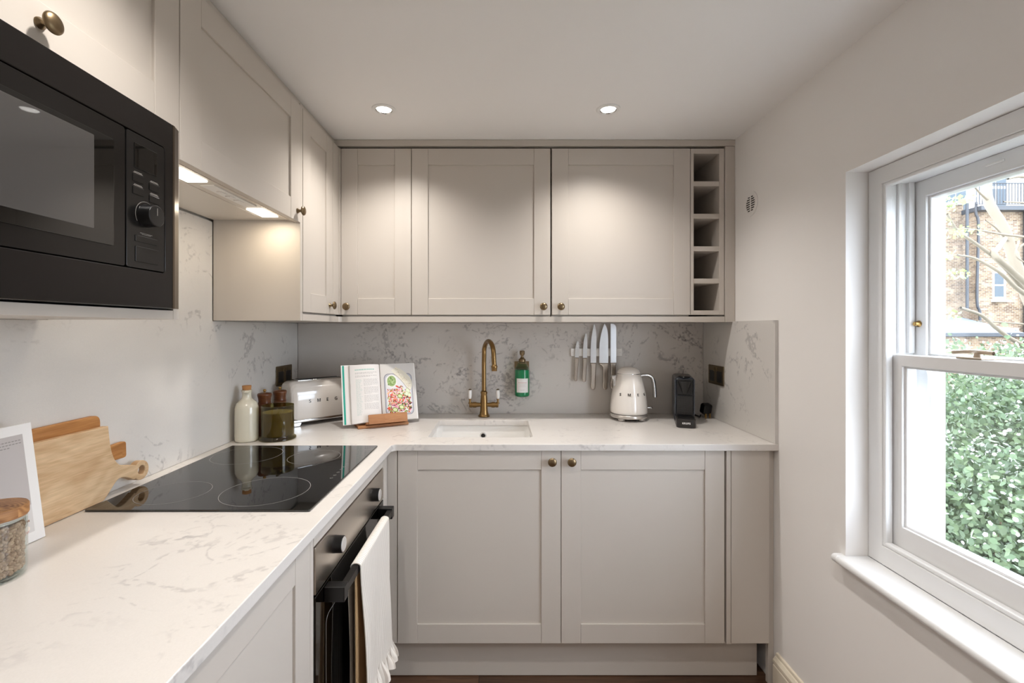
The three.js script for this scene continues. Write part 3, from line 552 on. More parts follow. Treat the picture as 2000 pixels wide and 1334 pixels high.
// ---------------------------------------------------------------- kettle
{
  const t = thing('electric_kettle', 'cream retro kettle with chrome handle in front of the knives', 'kettle', [0.588, CT, 2.135]);
  const base = lathe([[0, 0.012], [0.079, 0.012], [0.0845, 0.015], [0.086, 0.02], [0.0825, 0.027], [0.081, 0.03], [0, 0.03]], 48);
  const bs = local(t, 'base', base, std('#cfcac4', 0.25, { metalness: 0.7 }), 'silver swivel base');
  for (let i = 0; i < 4; i++) { const a = Math.PI / 4 + i * Math.PI / 2; local(bs, 'foot', lathe([[0, 0], [0.0125, 0], [0.015, 0.004], [0.019, 0.014], [0, 0.014]], 20).translate(0.063 * Math.cos(a), 0.0003, 0.063 * Math.sin(a)), std('#cfcac4', 0.25, { metalness: 0.7 })); }
  const body = [[0, 0.031], [0.0805, 0.031], [0.0835, 0.036], [0.0845, 0.045], [0.0838, 0.06], [0.0812, 0.09], [0.0768, 0.12], [0.0708, 0.15], [0.0634, 0.178], [0.0565, 0.2], [0.0535, 0.209], [0.0525, 0.212], [0, 0.212]];
  local(t, 'body', lathe(body, 64), M.appliance);
  local(t, 'chrome_ring', lathe([[0.0808, 0.0315], [0.0825, 0.0325], [0.0835, 0.035], [0.0835, 0.0363]], 64), M.chrome);
  local(t, 'lid', lathe([[0.0528, 0.2125], [0.0535, 0.2155], [0.0525, 0.219], [0.047, 0.229], [0.036, 0.2375], [0.02, 0.242], [0, 0.2435]], 48), M.appliance);
  local(t, 'lid_seam', lathe([[0.0530, 0.2105], [0.0542, 0.2122], [0.0530, 0.2138]], 48), M.chrome);
  const sp = new THREE.Shape(); sp.moveTo(-0.058, 0.206); sp.lineTo(-0.081, 0.203); sp.quadraticCurveTo(-0.083, 0.196, -0.078, 0.188); sp.quadraticCurveTo(-0.073, 0.17, -0.071, 0.152); sp.lineTo(-0.058, 0.17); sp.lineTo(-0.058, 0.206);
  local(t, 'spout', extrude(sp, 0.03, 0.006).translate(0, 0, -0.015), M.chrome, 'small chrome spout');
  const hd = local(t, 'handle', (() => {
    const pts = [[0.054, 0.202, 0], [0.074, 0.205, 0], [0.093, 0.203, 0], [0.107, 0.193, 0], [0.114, 0.176, 0], [0.118, 0.15, 0], [0.1205, 0.12, 0], [0.121, 0.104, 0]];
    const g = tube(pts, 0.0085, 60, 16); g.scale(1, 1, 1.35); return g;
  })(), M.chrome, 'curved chrome handle');
  local(hd, 'handle_tip', new THREE.SphereGeometry(0.0085, 16, 12).scale(1, 0.7, 1.35).translate(0.121, 0.104, 0), M.chrome);
  local(t, 'switch_lever', merge([cyl(0.003, 0.003, 0.016, 0, 0, 0, 12).rotateZ(Math.PI / 2).translate(0.091, 0.055, 0.01), new THREE.SphereGeometry(0.006, 16, 12).translate(0.1, 0.055, 0.01)]), M.chrome);
  const rAt = (y) => { for (let i = 1; i < body.length; i++) if (body[i][1] >= y && body[i][0] > 0) { const [a, b] = body[i - 1], [c, e] = body[i]; return lerp(a, c, (y - b) / (e - b)); } };
  'SMEG'.split('').forEach((ch, i) => {
    const y = 0.1225, r = rAt(y), a = (-29 + i * 30) * Math.PI / 180 - 0.25;
    const g = textGeo(ch, 0.0125, 0.0016).rotateX(-0.19).translate(0, y, 0); g.translate(0, 0, r - 0.0003); g.rotateY(a);
    local(t, 'letter', g, M.letterMetal);
  });
}

// ---------------------------------------------------------------- toaster
{
  const t = thing('toaster', 'cream retro toaster standing across the corner behind the cookbook', 'toaster', [-0.832, CT, 2.09], Math.PI / 4 * 1.0);
  const Lg = 0.292, W = 0.148, prof = new THREE.Shape();
  const hw = W / 2; prof.moveTo(-hw + 0.006, 0.03); prof.lineTo(hw - 0.006, 0.03); prof.quadraticCurveTo(hw, 0.03, hw, 0.04); prof.lineTo(hw - 0.004, 0.13); prof.quadraticCurveTo(hw - 0.01, 0.19, hw - 0.045, 0.193); prof.lineTo(-hw + 0.045, 0.193); prof.quadraticCurveTo(-hw + 0.01, 0.19, -hw + 0.004, 0.13); prof.lineTo(-hw, 0.04); prof.quadraticCurveTo(-hw, 0.03, -hw + 0.006, 0.03);
  let g = new THREE.ExtrudeGeometry(prof, { depth: Lg - 0.07, bevelEnabled: true, bevelThickness: 0.034, bevelSize: 0.02, bevelOffset: -0.02, bevelSegments: 8, curveSegments: 14 });
  g.translate(0, 0, -(Lg - 0.07) / 2); g = toCreasedNormals(g, 0.7); g.rotateY(Math.PI / 2);
  local(t, 'body', g, M.appliance);
  const bs = local(t, 'base', merge([L(Lg - 0.012, 0.014, W - 0.012, 0.005, 0, 0.024, 0)]), M.chrome, 'chrome base strip');
  for (const [a, b] of [[-1, -1], [-1, 1], [1, -1], [1, 1]]) local(bs, 'foot', extrude([[-0.012, 0], [0.012, 0], [0.022, 0.02], [-0.022, 0.02]], 0.014, 0.002).translate(a * 0.115, 0.0003, b * 0.05 - 0.007), M.chrome);
  local(t, 'slot_surround', L(0.21, 0.004, 0.07, 0.0015, 0, 0.194, 0), M.chrome);
  for (const z of [-0.017, 0.017]) local(t, 'bread_slot', L(0.185, 0.003, 0.018, 0.001, 0, 0.1955, z), M.black);
  const lv = local(t, 'lever', L(0.016, 0.012, 0.03, 0.004, Lg / 2 + 0.004, 0.12, 0), M.chrome);
  'SMEG'.split('').forEach((ch, i) => local(t, 'letter', textGeo(ch, 0.0145, 0.0022).rotateX(-0.05).translate(-0.0655 + i * 0.0388 - 0.001, 0.1065, hw - 0.0045), M.letterMetal));
}

// ---------------------------------------------------------------- coffee machine and loose plug
{
  const turn = -0.30;
  const t = thing('coffee_machine', 'slim black and dark blue pod coffee machine in the corner by the socket', 'coffee machine', [0.822, CT, 2.085], turn);
  const hb = 0.205;
  local(t, 'body', L(0.083, hb - 0.004, 0.2, 0.014, 0, hb / 2 + 0.002, -0.03), M.coffeeBlue);
  local(t, 'water_tank', L(0.07, 0.185, 0.05, 0.008, 0, 0.1, -0.1525), M.tank, 'smoky clear water tank');
  const top = local(t, 'front_face', L(0.064, 0.07, 0.012, 0.004, 0, 0.163, 0.069), M.coffeeBlack);
  local(top, 'spout_hood', new THREE.CylinderGeometry(0.03, 0.012, 0.055, 28, 1, false, -Math.PI / 2, Math.PI).translate(0, 0.163, 0.067), M.coffeeBlack);
  local(t, 'lever', lathe([[0, 0.203], [0.027, 0.203], [0.028, 0.207], [0.02, 0.2105], [0, 0.211]], 28).scale(1, 1, 1.3).translate(0, 0.0005, 0.035), M.coffeeBlack);
  const gr = local(t, 'grille_panel', L(0.066, 0.082, 0.006, 0.002, 0, 0.083, 0.07), M.black);
  for (let i = 0; i < 13; i++) local(gr, 'grille_bar', L(0.0012, 0.078, 0.0016, 0, -0.03 + i * 0.005, 0.083, 0.0735), std('#3c3b3a', 0.4));
  for (let i = 0; i < 16; i++) local(gr, 'grille_bar', L(0.062, 0.0012, 0.0016, 0, 0, 0.0455 + i * 0.005, 0.0735), std('#3c3b3a', 0.4));
  local(t, 'side_trim', L(0.004, 0.15, 0.004, 0.001, -0.0395, 0.12, 0.07), std('#5a5e66', 0.2, { metalness: 0.6 }));
  local(t, 'side_trim', L(0.004, 0.15, 0.004, 0.001, 0.0395, 0.12, 0.07), std('#5a5e66', 0.2, { metalness: 0.6 }));
  const tr = local(t, 'drip_tray', (() => { const s = new THREE.Shape(); s.moveTo(-0.0385, 0.07); s.lineTo(-0.0385, 0.138); s.quadraticCurveTo(-0.036, 0.152, -0.015, 0.153); s.lineTo(0.015, 0.153); s.quadraticCurveTo(0.036, 0.152, 0.0385, 0.138); s.lineTo(0.0385, 0.07); return extrude(s, 0.037, 0.003).rotateX(Math.PI / 2).translate(0, 0.0375, 0); })(), std('#262322', 0.3));
  local(tr, 'tray_grid', L(0.066, 0.003, 0.055, 0.001, 0, 0.0385, 0.107), M.black);
  local(tr, 'lettering', textGeo('KRUPS', 0.0078, 0.0008).translate(0, 0.0205, 0.1528), M.white);
  const cord = local(t, 'power_cord', tube([[0.03, 0.012, -0.178], [0.05, 0.006, -0.172], [0.075, 0.0045, -0.135], [0.078, 0.006, -0.095], [0.0785, 0.022, -0.06]], 0.0032, 40, 8), M.black);
}
{
  const t = thing('power_plug', 'black three-pin plug with brass pins lying beside the coffee machine', 'plug', [0.958, CT, 2.16], 0.25);
  local(t, 'plug_body', extrude(roundRect(0.046, 0.05, 0.012), 0.03, 0.005).rotateX(0.25).translate(0, 0.048, -0.016), M.black);
  for (const [x, y, w] of [[-0.011, 0.012, 0.0062], [0.011, 0.012, 0.0062], [0, 0.013, 0.0078]]) local(t, 'pin', L(w, 0.022, 0.004, 0.0008, x, y, x ? 0.012 : -0.006), M.copper, 'brass plug pin');
}

// ---------------------------------------------------------------- sockets
function socket(label, side, d, v) {
  const t = thing('power_socket', label, 'socket', [side > 0 ? SR - 0.0005 : SL + 0.0005, v, d]);
  const put = (g) => { (side > 0 ? faceL(g) : faceX(g)); return g; };
  const w = 0.147, h = 0.088;
  const pl = local(t, 'face_plate', put(extrude(roundRect(w, h, 0.004), 0.0055, 0.0015)), M.socketMetal, 'antique brass double socket plate');
  for (const s of [-1, 1]) {
    local(pl, 'socket_insert', put(L(0.046, 0.05, 0.0014, 0.0004, s * 0.036, -0.006, 0.0056)), M.black);
    for (const [x, y, a, b] of [[0, 0.011, 0.004, 0.009], [-0.0108, -0.0125, 0.007, 0.004], [0.0108, -0.0125, 0.007, 0.004]]) local(pl, 'pin_hole', put(L(a, b, 0.0008, 0, s * 0.036 + x, -0.006 + y, 0.0064)), M.trimDark);
    local(pl, 'rocker_switch', put(L(0.01, 0.018, 0.004, 0.001, s * 0.012, 0.026, 0.007)), M.socketMetal);
    local(pl, 'screw', put(cyl(0.003, 0.003, 0.001, 0, 0, 0, 16).rotateX(Math.PI / 2).translate(s * 0.066, 0, 0.0058)), M.darkBrass);
  }
  return t;
}
socket('brass double socket on the splashback beside the coffee machine', 1, 2.128, -0.216);
socket('brass double socket on the splashback above the toaster', -1, 2.122, -0.2155);
{ // wall vent
  const t = thing('wall_vent', 'round white slotted vent high on the window wall', 'vent', [WR - 0.0005, 0.501, 1.857]);
  const holes = [];
  for (const s of [-1, 1]) for (let i = 0; i < 7; i++) { const y = -0.027 + i * 0.009, e = Math.sqrt(0.034 ** 2 - y * y); holes.push([[s * 0.0035, y - 0.0028], [s * (e - 0.001), y - 0.0028], [s * (e - 0.001), y + 0.0028], [s * 0.003, y + 0.0028]]); }
  const c = new THREE.Shape(); c.absarc(0, 0, 0.05, 0, Math.PI * 2);
  local(t, 'face_disc', faceL(extrude(c, 0.0032, 0, holes, 40)), std('#f1eeeb', 0.6));
  local(t, 'vent_dark', faceL(new THREE.CylinderGeometry(0.036, 0.036, 0.0012, 32).rotateX(Math.PI / 2).translate(0, 0, 0.0008)), M.trimDark);
}

// ---------------------------------------------------------------- cookbook on its stand
{
  const turn = Math.atan2(0.15, 0.286), tilt = -0.26;
  const st = thing('book_stand', 'small wooden stand holding the open cookbook', 'book stand', [-0.507, CT, 1.975], turn);
  const tilted = (g, y = 0.014, z = 0.0) => g.rotateX(tilt).translate(0, y, z);
  local(st, 'foot_board', L(0.215, 0.012, 0.11, 0.002, 0.0, 0.0063, -0.045), M.standWood);
  local(st, 'back_rest', tilted(L(0.17, 0.16, 0.010, 0.002, 0, 0.09, -0.030)), M.standWood);
  local(st, 'ledge', tilted(L(0.17, 0.010, 0.045, 0.0015, 0.01, 0.004, 0.002)), M.standWood);
  local(st, 'front_lip', tilted(L(0.165, 0.040, 0.009, 0.0015, 0.015, 0.018, 0.0275)), M.standWood);
  const bk = thing('open_cookbook', 'open cookbook with a colourful salad photo propped on the wooden stand', 'book', [-0.507, CT, 1.975], turn);
  const H = 0.248, y0 = 0.0095, z0 = -0.0245;
  const T = (g) => tilted(g.translate(0, y0, z0));
  local(bk, 'cover_board', T(L(0.158, H + 0.006, 0.0025, 0.0008, -0.083, H / 2 + 0.001, 0.0016)), M.paper);
  local(bk, 'cover_board', T(L(0.158, H + 0.006, 0.0025, 0.0008, 0.083, H / 2 + 0.001, 0.0016)), M.paper);
  local(bk, 'teal_edge', T(L(0.0075, H + 0.002, 0.0008, 0, -0.153, H / 2 + 0.001, 0.0034)), M.teal, 'teal edge of the endpaper');
  const endp = canvasTexture(128, 256, (g, w, h) => { g.fillStyle = '#e4dfdb'; g.fillRect(0, 0, w, h); g.fillStyle = '#b9b5b2'; for (const y of [24, 40, 54]) g.fillRect(20, y, 70, 4); g.fillStyle = '#c9c6c4'; g.fillRect(18, 92, 90, 120); });
  const page = (name, u0, u1, bulge, map, label) => {
    const g = new ParametricGeometry((a, b, o) => { const u = lerp(u0, u1, a), s = u0 < u1 ? a : 1 - a; o.set(u, b * H, 0.0045 + bulge(a)); }, 28, 1);
    return local(bk, name, T(g), std('#ffffff', 0.55, { map, side: THREE.DoubleSide }), label);
  };
  local(bk, 'endpaper', T(L(0.142, H, 0.0006, 0, -0.0775, H / 2, 0.0033)), std('#ffffff', 0.6, { map: endp }));
  const block = (u0, u1, h) => { const s = new THREE.Shape(); s.moveTo(u0, 0.0032); s.lineTo(u1, 0.0032); for (let i = 20; i >= 0; i--) s.lineTo(lerp(u0, u1, i / 20), 0.0043 + h(i / 20)); return extrude(s, H - 0.001).rotateX(-Math.PI / 2).translate(0, 0, 0); };
  const lb = (a) => 0.024 * Math.sin(Math.PI * Math.pow(Math.min(1, 0.04 + 0.96 * (1 - a)), 0.75)) ** 0.8 * (a < 0.98 ? 1 : 0.9) + 0.006 * (1 - a), rb = (a) => 0.012 * Math.sin(Math.PI * Math.pow(Math.min(1, 0.03 + 0.97 * a), 0.6)) + 0.001;
  // page blocks: cross-section stands upright
  const stack = (u0, u1, h, n) => { const s = []; for (let i = 0; i <= 24; i++) s.push([lerp(u0, u1, i / 24), 0.0042 + h(i / 24)]); s.push([u1, 0.0031], [u0, 0.0031]); const g = extrude(s.map(([a, b]) => [a, -b]), H - 0.002); g.rotateX(-Math.PI / 2).translate(0, 0.001, 0); return g; };
  local(bk, 'page_block', T(stack(-0.13, -0.002, lb)), M.paper);
  local(bk, 'page_block', T(stack(0.002, 0.155, rb)), M.paper);
  const left = canvasTexture(512, 1024, (g, w, h) => {
    g.fillStyle = '#ebe7e4'; g.fillRect(0, 0, w, h); g.fillStyle = '#8fc3b7'; for (let i = 0, x = 90; i < 16; i++) { const l = 10 + 9 * hash(i, 4); g.fillRect(x, 80, l, 20); x += l + 7; }
    const line = (x, y, a, c, t = 5) => { g.fillStyle = c; let q = x; while (q < x + a) { const l = 14 + 30 * hash(Math.round(q), Math.round(y)); g.fillRect(q, y, Math.min(l, x + a - q), t); q += l + 8; } };
    for (const [y, a] of [[140, 370], [158, 300], [196, 370], [214, 250]]) line(90, y, a, '#a59f9d', 6);
    for (let i = 0; i < 40; i++) { const y = 262 + i * 16; line(95, y, 60 + 40 * hash(i, 8), '#a9c4be', 4); if (i < 34 && i % 9 !== 8) line(220, y, 250 - (i % 9 === 7 ? 120 : 10 * hash(i, 2)), '#a19c9b', 4); }
  });
  const right = canvasTexture(768, 1024, (g, w, h) => {
    g.fillStyle = '#d9d5d0'; g.fillRect(0, 0, w, h);
    const rrect = (x, y, a, b, r) => { g.beginPath(); g.moveTo(x + r, y); g.arcTo(x + a, y, x + a, y + b, r); g.arcTo(x + a, y + b, x, y + b, r); g.arcTo(x, y + b, x, y, r); g.arcTo(x, y, x + a, y, r); g.closePath(); };
    g.fillStyle = '#7f7d86'; rrect(66, 180, 640, 760, 90); g.fill(); g.fillStyle = '#b9b9c0'; rrect(78, 190, 618, 740, 84); g.fill(); g.fillStyle = '#e3e2e4'; rrect(104, 216, 566, 690, 70); g.fill();
    const cols = ['#c8322c', '#e0563a', '#e8a0b4', '#b23a6a', '#7a2a3c', '#f0c090', '#c98a3c', '#dfe3b0', '#8aa450', '#4a2a26', '#f2d6dc', '#e9674a', '#6e8c3a', '#f4efe2', '#a8486a', '#d8743a'];
    for (let i = 0; i < 620; i++) { const x = 130 + 510 * hash(i, 1), y = 420 + 470 * hash(i, 2); if (x < 300 && y < 470) continue; if (x > 480 && y < 560 && hash(i, 9) < 0.75) continue; g.fillStyle = cols[Math.floor(hash(i, 3) * cols.length)]; g.save(); g.translate(x, y); g.rotate(hash(i, 4) * 6.28); g.beginPath(); g.ellipse(0, 0, 10 + 30 * hash(i, 5), 5 + 10 * hash(i, 6), 0, 0, 6.29); g.fill(); g.restore(); }
    for (let i = 0; i < 26; i++) { g.strokeStyle = ['#f3e6e6', '#c94a7a', '#f7f2e4', '#dfe8c0'][i % 4]; g.lineWidth = 6; g.beginPath(); g.arc(160 + 460 * hash(i, 21), 470 + 390 * hash(i, 22), 22 + 20 * hash(i, 23), hash(i, 24) * 6, hash(i, 24) * 6 + 3); g.stroke(); }
    for (const [x, y, r] of [[590, 500, 50], [560, 560, 44], [620, 590, 40]]) { g.fillStyle = '#c9d7a0'; g.beginPath(); g.arc(x, y, r, 0, 6.29); g.fill(); g.fillStyle = '#e9eed2'; g.beginPath(); g.arc(x, y, r * 0.78, 0, 6.29); g.fill(); }
    for (const [x, y] of [[420, 800], [270, 840], [400, 600]]) { g.fillStyle = '#7d9c3e'; g.beginPath(); g.ellipse(x, y, 62, 40, 0.2, 0, 6.29); g.fill(); g.fillStyle = '#dfe6b2'; g.beginPath(); g.ellipse(x, y, 46, 28, 0.2, 0, 6.29); g.fill(); }
    g.fillStyle = '#eceae6'; g.beginPath(); g.arc(232, 316, 122, 0, 6.29); g.fill(); g.fillStyle = '#9fb678'; g.beginPath(); g.arc(232, 316, 98, 0, 6.29); g.fill();
    for (let i = 0; i < 40; i++) { g.fillStyle = ['#86a05c', '#b4c890', '#6d8a48'][i % 3]; g.beginPath(); g.arc(232 + 80 * (hash(i, 31) - 0.5) * 1.9, 316 + 80 * (hash(i, 32) - 0.5) * 1.9, 6 + 10 * hash(i, 33), 0, 6.29); g.fill(); }
    g.fillStyle = '#e2dccb'; g.beginPath(); g.moveTo(236, 120); g.quadraticCurveTo(330, 50, 430, 90); g.quadraticCurveTo(640, 190, 700, 330); g.quadraticCurveTo(720, 430, 650, 500); g.lineTo(560, 440); g.quadraticCurveTo(450, 290, 300, 190); g.closePath(); g.fill();
    for (let i = 0; i < 130; i++) { const a = hash(i, 41), b = hash(i, 42), x = 330 + 330 * a, y = 110 + 310 * a + 110 * (b - 0.5); g.fillStyle = ['#efe9d8', '#cfc5ac', '#e8e0cb', '#d8cfb8'][i % 4]; g.beginPath(); g.arc(x, y, 4 + 11 * hash(i, 43), 0, 6.29); g.fill(); }
    g.strokeStyle = '#8d7a62'; g.lineWidth = 7; g.beginPath(); g.moveTo(300, 192); g.quadraticCurveTo(450, 292, 562, 444); g.lineTo(650, 502); g.stroke();
  });
  page('page', -0.13, -0.002, (a) => lb(a) + 0.0004, left, 'page of recipe text');
  page('page', 0.002, 0.156, (a) => rb(a) + 0.0004, right, 'page with a photo of salad, dip and flatbread on a tray');
}

// ---------------------------------------------------------------- bottle, mills, candle
{
  const t = thing('oil_bottle', 'off-white ceramic oil bottle with a cork beside the hob', 'bottle', [-0.955, CT, 1.726]);
  local(t, 'body', lathe([[0, 0.0005], [0.036, 0.0005], [0.0395, 0.004], [0.0408, 0.012], [0.0412, 0.1], [0.0402, 0.125], [0.0345, 0.142], [0.0235, 0.153], [0.0172, 0.16], [0.0152, 0.172], [0.0172, 0.187], [0.0188, 0.19], [0.0150, 0.191], [0.0135, 0.180]], 48), M.glaze);
  local(t, 'pouring_lip', extrude([[-0.012, 0.182], [0.012, 0.182], [0.006, 0.191], [-0.006, 0.191]], 0.016, 0.002).rotateY(0.5).translate(0.004, 0, 0.008), M.glaze);
  local(t, 'cork', lathe([[0, 0.182], [0.0135, 0.182], [0.0158, 0.205], [0.015, 0.207], [0, 0.207]], 24), M.cork, 'cork stopper');
}
for (const [x, d, label] of [[-0.934, 1.815, 'dark wooden pepper mill beside the ceramic oil bottle'], [-0.912, 1.895, 'dark wooden salt mill between the candle and the toaster']]) {
  const t = thing('pepper_mill', label, 'mill', [x, CT, d], 0, 'wooden mills by the toaster');
  local(t, 'body', lathe([[0, 0.0005], [0.026, 0.0005], [0.0268, 0.003], [0.0262, 0.02], [0.0232, 0.05], [0.0222, 0.08], [0.0226, 0.115], [0.0236, 0.1265], [0, 0.1265]], 32), M.millWood);
  local(t, 'head', lathe([[0.0232, 0.1275], [0.0222, 0.134], [0.0232, 0.146], [0.0258, 0.156], [0.0262, 0.161], [0.024, 0.1655], [0.014, 0.168], [0, 0.168]], 32), M.millWood);
  local(t, 'finial', lathe([[0.004, 0.168], [0.0032, 0.171], [0.0058, 0.174], [0.0062, 0.178], [0.0038, 0.181], [0, 0.1815]], 20), M.copper, 'brass finial');
}
{
  const t = thing('glass_candle', 'olive glass candle in front of the wooden mills', 'candle', [-0.853, CT, 1.755]);
  local(t, 'glass_vessel', lathe([[0, 0.0005], [0.0635, 0.0005], [0.0655, 0.004], [0.064, 0.0095], [0.059, 0.0125], [0.0575, 0.016], [0.0575, 0.128], [0.0568, 0.1298], [0.0555, 0.128], [0.0553, 0.016], [0, 0.014]], 56), M.candleGlass);
  local(t, 'wax', lathe([[0, 0.017], [0.0546, 0.017], [0.0546, 0.103], [0, 0.1035]], 48), M.waxBody);
  local(t, 'wax_surface', lathe([[0, 0.1043], [0.0544, 0.1038], [0.0544, 0.1031], [0, 0.1033]], 48), M.wax);
  for (let i = 0; i < 3; i++) local(t, 'wick', cyl(0.001, 0.001, 0.009, 0.018 * Math.cos(i * 2.1), 0.1085, 0.018 * Math.sin(i * 2.1), 8), M.white);
}

// ---------------------------------------------------------------- chopping boards, leaning picture book, jar
{
  const s = new THREE.Shape();
  s.moveTo(0.806, 0); s.lineTo(1.118, 0); s.bezierCurveTo(1.135, 0.012, 1.146, 0.028, 1.162, 0.0385); s.bezierCurveTo(1.176, 0.044, 1.192, 0.034, 1.214, 0.021);
  s.absarc(1.2385, 0.0395, 0.0255, -2.5, 2.35, false); s.bezierCurveTo(1.205, 0.064, 1.19, 0.068, 1.176, 0.071); s.bezierCurveTo(1.155, 0.08, 1.146, 0.105, 1.142, 0.14); s.lineTo(1.1385, 0.179); s.lineTo(0.806, 0.182); s.lineTo(0.806, 0);
  const hole = new THREE.Path(); hole.absarc(1.2385, 0.0395, 0.0118, 0, Math.PI * 2);
  const g = faceX(extrude(s, 0.018, 0.002, [hole], 16).rotateZ(0)); g.rotateZ(0.028); g.translate(-0.9845, E + CT + 0.0005, 0);
  single('chopping_board', 'pale wooden chopping board with a ring handle leaning on the splashback', 'chopping board', g, M.board);
  const b = new THREE.Shape();
  b.moveTo(0.79, 0); b.lineTo(1.125, 0); b.quadraticCurveTo(1.133, 0, 1.133, 0.01); b.lineTo(1.135, 0.084); b.lineTo(1.205, 0.082); b.quadraticCurveTo(1.214, 0.082, 1.214, 0.09); b.lineTo(1.214, 0.116); b.quadraticCurveTo(1.214, 0.124, 1.206, 0.124); b.lineTo(1.137, 0.121); b.lineTo(1.138, 0.188); b.quadraticCurveTo(1.138, 0.207, 1.120, 0.207); b.lineTo(0.79, 0.205);
  const g2 = faceX(extrude(b, 0.013, 0.002)); g2.rotateZ(0.028); g2.translate(-0.9985, E + CT + 0.0005, 0);
  single('chopping_board', 'orange-brown wooden chopping board with a square handle behind the pale board', 'chopping board', g2, M.boardDark);
}
{
  const t = thing('picture_book', 'white cookbook with a bowl on its cover leaning against the boards', 'book', [-0.9225, CT, 0.826]);
  const cover = canvasTexture(384, 420, (g, w, h) => {
    g.fillStyle = '#eceae8'; g.fillRect(0, 0, w, h); g.fillStyle = '#bdb7b5'; g.fillRect(34, 34, w - 68, h - 68);
    g.fillStyle = '#d8d4d1'; g.fillRect(34, 290, w - 68, h - 324); g.fillStyle = '#8d8885'; for (const [y, x0, x1] of [[52, 190, 336], [62, 180, 336], [72, 250, 300]]) for (let q = x0; q < x1; q += 11) g.fillRect(q, y, 8, 3);
    g.fillStyle = '#f1eeea'; g.beginPath(); g.ellipse(200, 285, 110, 38, 0, 0, 6.29); g.fill(); g.fillStyle = '#cfc8c0'; g.beginPath(); g.ellipse(200, 283, 98, 30, 0, 0, 6.29); g.fill();
    for (let i = 0; i < 90; i++) { g.fillStyle = ['#4f7a2c', '#6f9a3c', '#2f5a22', '#a8c060', '#e9e6dc'][i % 5]; g.beginPath(); g.ellipse(200 + 150 * (hash(i, 51) - 0.5), 276 + 38 * (hash(i, 52) - 0.5), 8 + 8 * hash(i, 53), 4, hash(i, 54) * 3, 0, 6.29); g.fill(); }
    g.fillStyle = '#8a5c3c'; g.fillRect(250, 340, 86, 7); g.fillStyle = '#d8897a'; g.beginPath(); g.arc(318, 374, 13, 0, 6.29); g.fill(); g.fillStyle = '#f2e6da'; g.beginPath(); g.arc(326, 370, 9, 0, 6.29); g.fill();
  });
  const lean = (g) => g.rotateX(-0.13).rotateY(Math.PI / 2).translate(0.0, 0.0012, 0);
  const W = 0.212, H = 0.232;
  local(t, 'page_block', lean(L(W - 0.006, H - 0.008, 0.009, 0.0008, 0, H / 2, -0.0065)), M.paper);
  local(t, 'back_cover', lean(L(W, H, 0.002, 0.0006, 0, H / 2, -0.0121)), M.white);
  local(t, 'front_cover', lean(L(W, H, 0.002, 0.0006, 0, H / 2, -0.001)), M.white);
  local(t, 'cover_picture', lean(new THREE.PlaneGeometry(W - 0.001, H - 0.001).translate(0, H / 2, 0.0002)), std('#ffffff', 0.5, { map: cover }));
}
{
  const t = thing('storage_jar', 'glass storage jar of beige beans with a wooden lid', 'jar', [-0.856, CT, 0.772]);
  local(t, 'glass', lathe([[0, 0.0006], [0.040, 0.0006], [0.0432, 0.004], [0.0438, 0.01], [0.0438, 0.098], [0.0425, 0.1], [0.0418, 0.098], [0.0418, 0.010], [0.040, 0.006], [0, 0.005]], 56), M.jarGlass);
  local(t, 'seal', lathe([[0.0405, 0.096], [0.0416, 0.098], [0.0416, 0.103], [0.0405, 0.105]], 40), std('#e9e4dc', 0.4, { transmission: 0.4, thickness: 0 }));
  local(t, 'lid', lathe([[0, 0.1025], [0.0445, 0.1025], [0.0458, 0.105], [0.0458, 0.119], [0.044, 0.1215], [0, 0.122]], 48), M.lidWood, 'acacia wood lid');
  const bean = new THREE.SphereGeometry(0.0037, 8, 6).scale(1.3, 0.8, 0.85), n = 3200, im = shade(new THREE.InstancedMesh(bean, M.bean, n)), o = new THREE.Object3D(), c = new THREE.Color();
  for (let i = 0; i < n; i++) { const a = rr(0, 6.283), r = Math.min(0.0368, 0.0378 * Math.sqrt(i % 3 ? rr(0.72, 1) : rnd())); o.position.set(r * Math.cos(a), rr(0.011, 0.089), r * Math.sin(a)); o.rotation.set(rr(0, 6), rr(0, 6), rr(0, 6)); o.updateMatrix(); im.setMatrixAt(i, o.matrix); c.setRGB(0.26, 0.14, 0.08).lerp(new THREE.Color().setRGB(0.52, 0.34, 0.23), rnd()); im.setColorAt(i, c); }
  M.bean.color.set('#ffffff'); im.name = 'beans'; im.userData = { kind: 'stuff', label: 'beige speckled beans filling the jar' }; t.add(im);
}

